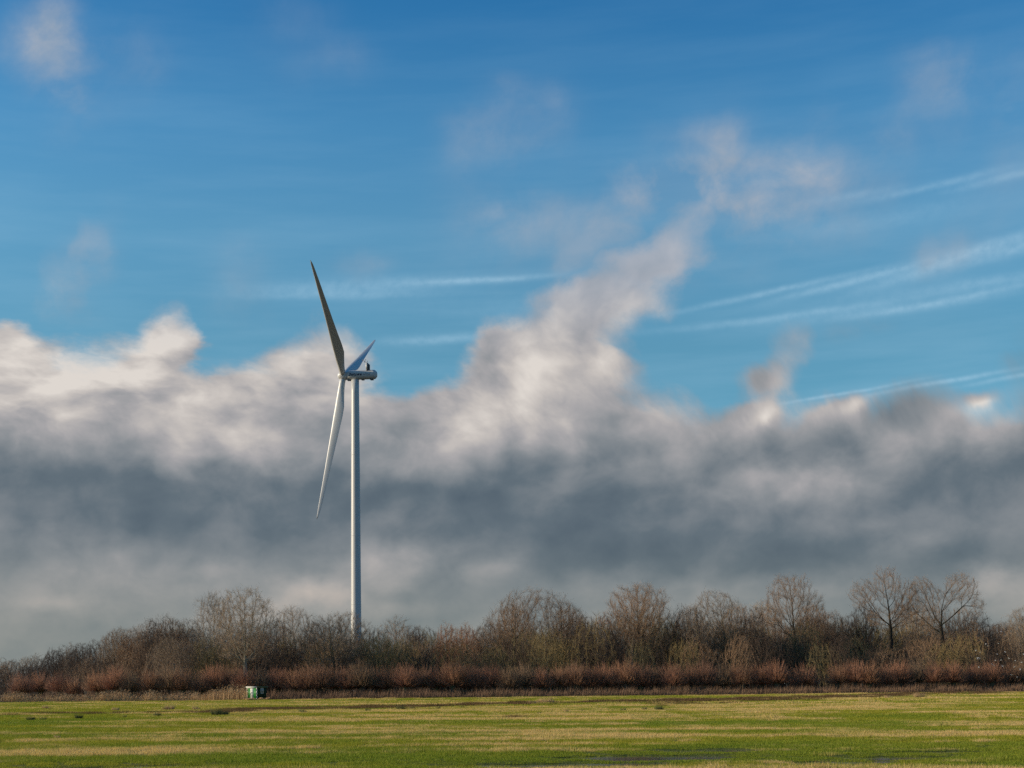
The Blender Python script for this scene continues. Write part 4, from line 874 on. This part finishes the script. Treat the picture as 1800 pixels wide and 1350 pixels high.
r_ = np.random.default_rng(5)
for (Y0, step, dtop, sd_) in ((255, 40, 26, 12), (268, 30, 8, 14), (285, 24, -2, 12), (304, 22, 0, 8)):
    px = -40 + r_.random() * step
    while px < 1850:
        if Y0 == 255 and abs(px - 430) < 34: px += 20; continue
        far = np.interp(px, [-60, 60, 200, 300], [1.5, 1.4, 1.15, 1.0]); Y = (Y0 + r_.normal(0, 3)) * far
        top = skyline(px) + dtop + r_.normal(0, sd_); k = cmap(px, r_)
        pr = BU[k][r_.integers(len(BU[k]))]
        put_tree('bush', pr, px, Y, top, step * (1.35 + .8 * r_.random()), r_.random() * 6.28, bush_label(k, Y0, px), 'bush', k + ' bushes of the wood', ('stems', 'twigs'), wmin=.75, wmax=1.25)
        px += step * (.75 + .5 * r_.random())

# dense inner wood, too deep to tell stems apart
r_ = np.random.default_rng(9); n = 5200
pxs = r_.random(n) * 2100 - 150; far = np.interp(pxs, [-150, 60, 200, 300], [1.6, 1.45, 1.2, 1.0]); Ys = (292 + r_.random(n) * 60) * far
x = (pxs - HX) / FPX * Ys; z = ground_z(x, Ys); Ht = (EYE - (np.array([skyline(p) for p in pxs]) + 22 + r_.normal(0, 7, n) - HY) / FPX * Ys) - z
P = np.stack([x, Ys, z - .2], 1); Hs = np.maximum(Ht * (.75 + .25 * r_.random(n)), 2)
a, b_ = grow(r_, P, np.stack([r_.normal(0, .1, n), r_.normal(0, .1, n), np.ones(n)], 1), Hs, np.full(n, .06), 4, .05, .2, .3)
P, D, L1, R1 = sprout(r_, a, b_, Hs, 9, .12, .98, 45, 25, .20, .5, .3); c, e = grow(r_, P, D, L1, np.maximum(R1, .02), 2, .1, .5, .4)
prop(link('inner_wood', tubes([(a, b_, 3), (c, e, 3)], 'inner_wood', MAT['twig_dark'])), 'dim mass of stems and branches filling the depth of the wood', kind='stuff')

# pollard willows along the ditch
PO = [make_pollard(201, 420, 'twig_red'), make_pollard(202, 400, 'twig_orange', 3.1), make_pollard(203, 400, 'twig_red', 3.3, 1.35), make_pollard(204, 420, 'twig_brown', 3.2), make_pollard(205, 380, 'twig_orange', 3.4, 1.6)]
PX = [36, 70, 105, 134, 176, 203, 231, 262, 300, 326, 351, 377, 404, 430, 458, 487, 514, 538, 561, 587, 612, 638, 662, 688, 715, 740, 765, 792, 820, 840, 866, 894, 924, 952, 984, 1014, 1040, 1065, 1098, 1126, 1154, 1185, 1212, 1240, 1272, 1308, 1338, 1368, 1415, 1468, 1507, 1533, 1562, 1582, 1614, 1643, 1675, 1711, 1742, 1775, 1801]
MARKS = [(0, 'the left edge of the photo'), (200, 'the knotty tree'), (300, 'the low olive tree'), (451, 'the green hut'), (590, 'the crooked bushy tree'), (626, 'the turbine tower'), (695, 'the pale feathery tree'), (787, 'the straight dark trunk'),
         (945, 'the first domed tree'), (1030, 'the slim dark tree'), (1125, 'the second domed tree'), (1255, 'the two-trunked round tree'), (1391, 'the tall oval tree'), (1462, 'the reddish rounded tree'), (1560, 'the highest forked tree'), (1662, 'the tall vase-shaped tree'), (1800, 'the right edge of the photo')]
ORD = ['first', 'second', 'third', 'fourth', 'fifth']
def mark_label(px):
    i0 = min(range(len(MARKS)), key=lambda i_: abs(MARKS[i_][0] - px)); mx, mn = MARKS[i0]
    if px >= mx: k = sum(1 for q in PX if mx <= q < px); sd__ = 'right'
    else: k = sum(1 for q in PX if px < q < mx); sd__ = 'left'
    if 'edge' in mn: return f'{ORD[k]} in from {mn}'
    return f'{ORD[k]} one to the {sd__} of {mn}'
for i_, px in enumerate(PX):
    gap = min([abs(px - q) for q in PX if q != px]); k = r_.integers(len(PO)) if px < 1350 else [0, 2, 0, 1, 3, 0, 2, 4, 0, 1, 2, 0, 3, 0][i_ % 14]
    top = np.interp(px, [0, 300, 800, 1300, 1500, 1800], [1186, 1172, 1167, 1166, 1163, 1163]) + r_.normal(0, 4.0)
    col = {0: 'reddish', 1: 'orange-brown', 2: 'reddish', 3: 'dull brown', 4: 'orange-brown'}[int(k)]
    put_tree('pollard_willow', PO[int(k)], px, 247 + r_.normal(0, .5) + max(0, 200 - px) * .06, top, max(gap * 1.35, 44), r_.random() * 6.28, f'{col} pollard willow, {mark_label(px)}', 'willow', 'pollard willows in a row along the meadow', wmin=.8, wmax=1.25)

# ---------------------------------------------------------------- reeds and rough grass along the ditch
def stalk_mat(name, a, b__, c):
    m, t, b = material(name); pos = geo_pos(t); n = t.noise(t.v('MULTIPLY', pos, (1, 1, .3)), .5, 4, .7); n2 = t.noise(pos, 6, 2)
    t.put(b, 'Base Color', t.mix(t.rng(n2, .3, .7), t.mix(t.rng(n, .35, .65), a, b__), c)); b.inputs['Roughness'].default_value = .8; b.inputs['Specular IOR Level'].default_value = .15
    return m
stalk_mat('reed', (.42, .25, .12), (.56, .36, .18), (.68, .47, .26)); stalk_mat('reed_plume', (.50, .33, .19), (.62, .45, .28), (.42, .27, .15)); stalk_mat('rough_stalk', (.11, .062, .038), (.20, .118, .070), (.29, .18, .11))
def stalks(name, x, y, h, w_, lean, mat, label, plume=None):
    n = len(x); z = ground_z(x, y); a = RNG.random(n) * 6.28; dx, dy = np.cos(a) * w_ / 2, np.sin(a) * w_ / 2
    lx = lean * h + RNG.normal(0, .12, n) * h; ly = RNG.normal(0, .12, n) * h
    P = np.stack([np.stack([x - dx, y - dy, z - .1], 1), np.stack([x + dx, y + dy, z - .1], 1), np.stack([x + lx * .4 + dx, y + ly * .4 + dy, z + h * .6], 1), np.stack([x + lx * .4 - dx, y + ly * .4 - dy, z + h * .6], 1), np.stack([x + lx, y + ly, z + h], 1)], 1)
    b0 = np.arange(n) * 5; o = link(name, npmesh(name, P.reshape(-1, 3), [np.stack([b0, b0 + 1, b0 + 2, b0 + 3], 1), np.stack([b0 + 3, b0 + 2, b0 + 4], 1)], MAT[mat])); prop(o, label, kind='stuff')
    if plume:
        s = RNG.random(n) < plume; k = s.sum(); T_ = P[s, 4]; M_ = nrm(P[s, 4] - P[s, 2]); L_ = .22 + .14 * RNG.random(k); tip = T_ + (M_ + np.array([.7, 0, -.1])) * L_[:, None] * .8
        u = np.stack([dx[s], dy[s], np.zeros(k)], 1) * 3.2; mid = (T_ * .6 + tip * .4)
        V = np.stack([T_, mid + u, tip, mid - u, mid + (0, 0, .05), mid - (0, 0, .05)], 1); b0 = np.arange(k) * 6
        l_ = link('plumes', npmesh('plumes', V.reshape(-1, 3), [np.concatenate([np.stack([b0, b0 + 1, b0 + 2, b0 + 3], 1), np.stack([b0, b0 + 4, b0 + 2, b0 + 5], 1)])], MAT['reed_plume']), o); l_['kind'] = 'stuff'
    return o
n = 15000; pxs = RNG.random(n) * 495 - 60; Y = DITCH(pxs * 0) - 2.5 + RNG.random(n) * 3.2 - 4.5 * np.clip((pxs - 330) / 100, 0, 1) * RNG.random(n); x = (pxs - HX) / FPX * Y
hh = (.55 + 1.7 * fbm(pxs / 22, pxs * 0, 61, 4)) * (.55 + .6 * RNG.random(n)) * np.interp(pxs, [-60, 340, 400, 435], [1, 1.0, 1.35, 1.3])
hh *= np.clip(.25 + 1.3 * fbm(pxs / 9, Y * 2, 62, 2), .4, 1.15)
stalks('reed_bed', x, Y, hh, .022, .12, 'reed', 'golden reeds along the ditch left of the green hut', .35)
n = 34000; pxs = 440 + RNG.random(n) * 1430; Y = 238.2 + RNG.random(n) * 5.6; x = (pxs - HX) / FPX * Y
hh = np.clip(-.15 + 2.1 * fbm(pxs / 24, Y, 63, 4), .25, 1.6) * (.55 + .6 * RNG.random(n)) * np.interp(pxs, [440, 480, 900, 1800], [.8, 1.45, 1.4, 1.25])
stalks('rough_grass', x, Y, hh, .03, .15, 'rough_stalk', 'brown rough grass and brambles along the ditch right of the green hut')
n = 1500; pxs = 432 + RNG.random(n) * 42; Y = 232.3 + RNG.random(n) * 1.2; x = (pxs - HX) / FPX * Y
stalks('rough_grass', x, Y, np.clip(.1 + .55 * fbm(pxs / 3, Y, 64, 3), .12, .55), .035, .1, 'reed', 'low dead grass heaped at the foot of the green hut')

n = 42000; pxs = -60 + RNG.random(n) * 1930; Y = 243.6 + RNG.random(n) * 7.5; x = (pxs - HX) / FPX * Y
stalks('brushwood', x, Y, np.clip(.2 + 2.6 * fbm(pxs / 16, Y / 2, 65, 4), .6, 2.9) * (.5 + .6 * RNG.random(n)), .03, .08, 'rough_stalk', 'leafless low brushwood under and between the pollard willows')

# ---------------------------------------------------------------- rush tussocks in the meadow
def stub_mat(name, a, b__):
    m, t, b = material(name); t.put(b, 'Base Color', t.mix(t.noise(geo_pos(t), 7, 3), a, b__)); b.inputs['Roughness'].default_value = .8; b.inputs['Specular IOR Level'].default_value = .2
stub_mat('rush_green', (.055, .070, .022), (.12, .13, .045)); stub_mat('tussock_straw', (.30, .19, .09), (.48, .33, .17))
def make_tussock(seed, n, mat, h=.42):
    r = np.random.default_rng(seed); a = r.random(n) * 6.28; rr = .16 * np.sqrt(r.random(n)); P = np.stack([np.cos(a) * rr * 1.6, np.sin(a) * rr, np.full(n, -.04)], 1)
    D = nrm(np.stack([np.cos(a) * .45 + .18, np.sin(a) * .45, np.ones(n)], 1) + r.normal(0, .15, (n, 3))); c, e = grow(r, P, D, h * (.6 + .6 * r.random(n)), np.full(n, .006), 2, .08, -.1, .5)
    return tubes([(c, e, 3)], 'blades', MAT[mat])
TG = [make_tussock(s, 150, 'rush_green') for s in (301, 302)]; TSW = [make_tussock(s, 130, 'tussock_straw', .38) for s in (303, 304)]
TUS = [(380, 1256, 1.5, 0, 'darkest and biggest rush tussock in the meadow, below and left of the green hut'), (397, 1256, .9, 0, 'smaller rush tussock touching the biggest dark one on its right'), (138, 1263, 1.1, 0, 'rush tussock at the far left of the meadow, left of the pair near it'), (53, 1266, 1.0, 0, 'rush tussock nearest the left edge of the meadow'),
       (77, 1265, .8, 0, 'small rush tussock second from the left edge of the meadow'), (219, 1260, .6, 0, 'tiny rush tussock left of the single one under the wood slope'), (278, 1258, .9, 0, 'wide pale-green rush tussock'), (432, 1257, .5, 0, 'faint rush tussock just under the green hut'),
       (531, 1252, .9, 0, 'rush tussock right of the green hut on its own'), (646, 1249, .7, 0, 'flat rush tussock left end of the row under the turbine'), (704, 1247, 1.0, 0, 'dark rush tussock in the row right of the turbine'), (725, 1246, .7, 0, 'small rush tussock right beside the dark one right of the turbine'),
       (771, 1245, .6, 0, 'low rush tussock in line with the straight-trunked tree'), (812, 1244, .6, 0, 'low rush tussock right of the straight-trunked tree'), (1158, 1249, 1.1, 0, 'dark upright rush tussock in the middle right of the meadow'), (1133, 1249, .8, 0, 'flat rush tussock left of the dark upright one at middle right'), (1096, 1250, .7, 0, 'isolated low rush tussock at middle right'),
       (1025, 1251, .5, 0, 'little rush tussock near the middle of the meadow'), (948, 1256, .6, 0, 'dull rush tussock at the centre of the meadow'), (203, 1247, .9, 1, 'straw-coloured tussock at the left below the reeds'), (300, 1246, 1.3, 1, 'wide straw-coloured tussock left of the green hut'), (343, 1246, .9, 1, 'straw-coloured tussock between the wide one and the green hut'),
       (80, 1242, .9, 1, 'straw-coloured tussock in front of the reeds near the left edge'), (960, 1237, 1.6, 1, 'pale straw heap in the brown strip at the centre'), (935, 1238, 1.0, 1, 'smaller straw tussock left of the pale heap at the centre'), (995, 1252, .8, 1, 'lone pale straw tussock in the green right of the centre'), (1618, 1231, 1.5, 1, 'pale straw heap in the brown strip at the right'), (100, 1299, .7, 1, 'whitish straw tussock in the dry band at lower left'), (1560, 1232, .9, 1, 'small straw tussock left of the pale heap at the right')]
for (px, py, s, kind, lb) in TUS:
    Y = row_y(py + .4 + (px - 900) * .0042); g = at(px, Y); tm = (TSW if kind else TG)[int(px) % 2]
    o = empty('rush_tussock' if not kind else 'grass_tussock', g, (px * .37) % 6.28); k = s * np.clip(Y / 110, .75, 1.5) * 1.0; o.scale = (k * .95, k * .9, k * 1.15); prop(o, lb, 'tussock', 'rush tussocks in the meadow' if not kind else 'straw tussocks in the meadow'); link('blades', tm, o)
    if s > .85:
        for q_ in (1, 2):
            c2 = link('blades', tm, o); c2.location = (RNG.normal(0, .25), RNG.normal(0, .2), 0); c2.rotation_euler = (0, 0, RNG.random() * 6); c2.scale = (.7, .7, .75)

# ---------------------------------------------------------------- flock of birds at the right
m, t, b = material('white_feathers'); b.inputs['Base Color'].default_value = (.55, .54, .52, 1); b.inputs['Roughness'].default_value = .8
m, t, b = material('dark_feathers'); b.inputs['Base Color'].default_value = (.035, .033, .035, 1); b.inputs['Roughness'].default_value = .8
def make_bird(flap, mat):
    q = MB(); xs = [-.20, -.15, -.08, .0, .08, .14, .18, .215, .25]; rs = [.012, .022, .045, .058, .050, .030, .032, .022, .002]
    q.rings([[(x, math.cos(a) * r, math.sin(a) * r * .9 + (.02 if x > .12 else 0)) for a in np.arange(8) / 8 * 2 * math.pi] for x, r in zip(xs, rs)])
    for s in (-1, 1):
        pts = [(0, 0, 0), (.0, .20, math.sin(flap) * .20), (-.05, .46, math.sin(flap) * .34)]; w_ = [.15, .14, .02]; V = []
        for (x, y, z), ww in zip(pts, w_):
            for dz in (.008, -.008): V += [(x + ww / 2, s * y, z + dz), (x - ww / 2, s * y, z + dz)]
        F = []
        for k in range(2):
            o_ = k * 4; F += [(o_, o_ + 1, o_ + 5, o_ + 4), (o_ + 2, o_ + 6, o_ + 7, o_ + 3), (o_, o_ + 4, o_ + 6, o_ + 2), (o_ + 1, o_ + 3, o_ + 7, o_ + 5)]
        F.append((8, 9, 11, 10)); q.add(V, F)
    q.add([(-.19, -.012, 0), (-.19, .012, 0), (-.31, .05, 0), (-.31, -.05, 0), (-.19, 0, .012), (-.31, 0, .008)], [(0, 1, 2, 3)], [(0, 4, 3), (4, 5, 3), (1, 2, 4), (4, 2, 5)])
    o = q.obj('bird', MAT[mat], None, True); me = o.data; bpy.data.objects.remove(o); return me
BM = {(f, c): make_bird(v, c) for f, v in ((0, .9), (1, .1), (2, -.6)) for c in ('white_feathers', 'dark_feathers')}
B_ = [(1495, 590, 1), (1525, 600, 1), (1505, 637, 1), (1520, 642, 1), (1511, 634, 1), (1560, 545, 1), (1590, 525, 0), (1600, 430, 0), (1650, 430, 1), (1640, 455, 0), (1655, 468, 1), (1672, 510, 0), (1683, 600, 1), (1600, 675, 1), (1620, 650, 1), (1655, 650, 1), (1612, 685, 1),
      (1740, 690, 1), (1720, 745, 1), (1757, 757, 1), (1776, 705, 1), (1515, 697, 1), (1768, 540, 0), (1732, 375, 0), (1706, 640, 1), (1688, 565, 0), (1630, 610, 1), (1665, 690, 1), (1790, 375, 0), (1798, 610, 1), (1745, 655, 1), (1570, 560, 1), (1625, 480, 0), (1785, 665, 1), (1640, 545, 1), (1728, 583, 0)]
for i_, (u, v, wht) in enumerate(B_):
    px, py = 1300 + u / 3.6, 980 + v / 3.6; Y = 215 + (i_ * 7 % 23); p = at(px, Y, py); o = link('bird', BM[(i_ % 3, 'white_feathers' if wht else 'dark_feathers')])
    o.location = p; o.rotation_euler = (.35 * math.sin(i_ * 2.3), -.15 + .2 * math.sin(i_), (i_ * 1.7) % 1.4 - .7 + (math.pi if i_ % 4 else 0)); o.scale = (.62, .62, .62)
    nb = sum(1 for q in B_[:i_] if (q[2] == wht and q[0] // 60 == u // 60)); hgt = 'high in' if v < 560 else ('low in' if v > 660 else 'at mid height of')
    mk_ = min(((1716, 'the dark bushy tree'), (1757, 'the brown tree'), (1775, 'the last pollards'), (1797, 'the right edge')), key=lambda q: abs(q[0] - px))[1]
    prop(o, f"{'white' if wht else 'dark'} bird {hgt} the flock, before {mk_}", 'bird', 'white birds of the flock at the right' if wht else 'dark birds of the flock at the right')
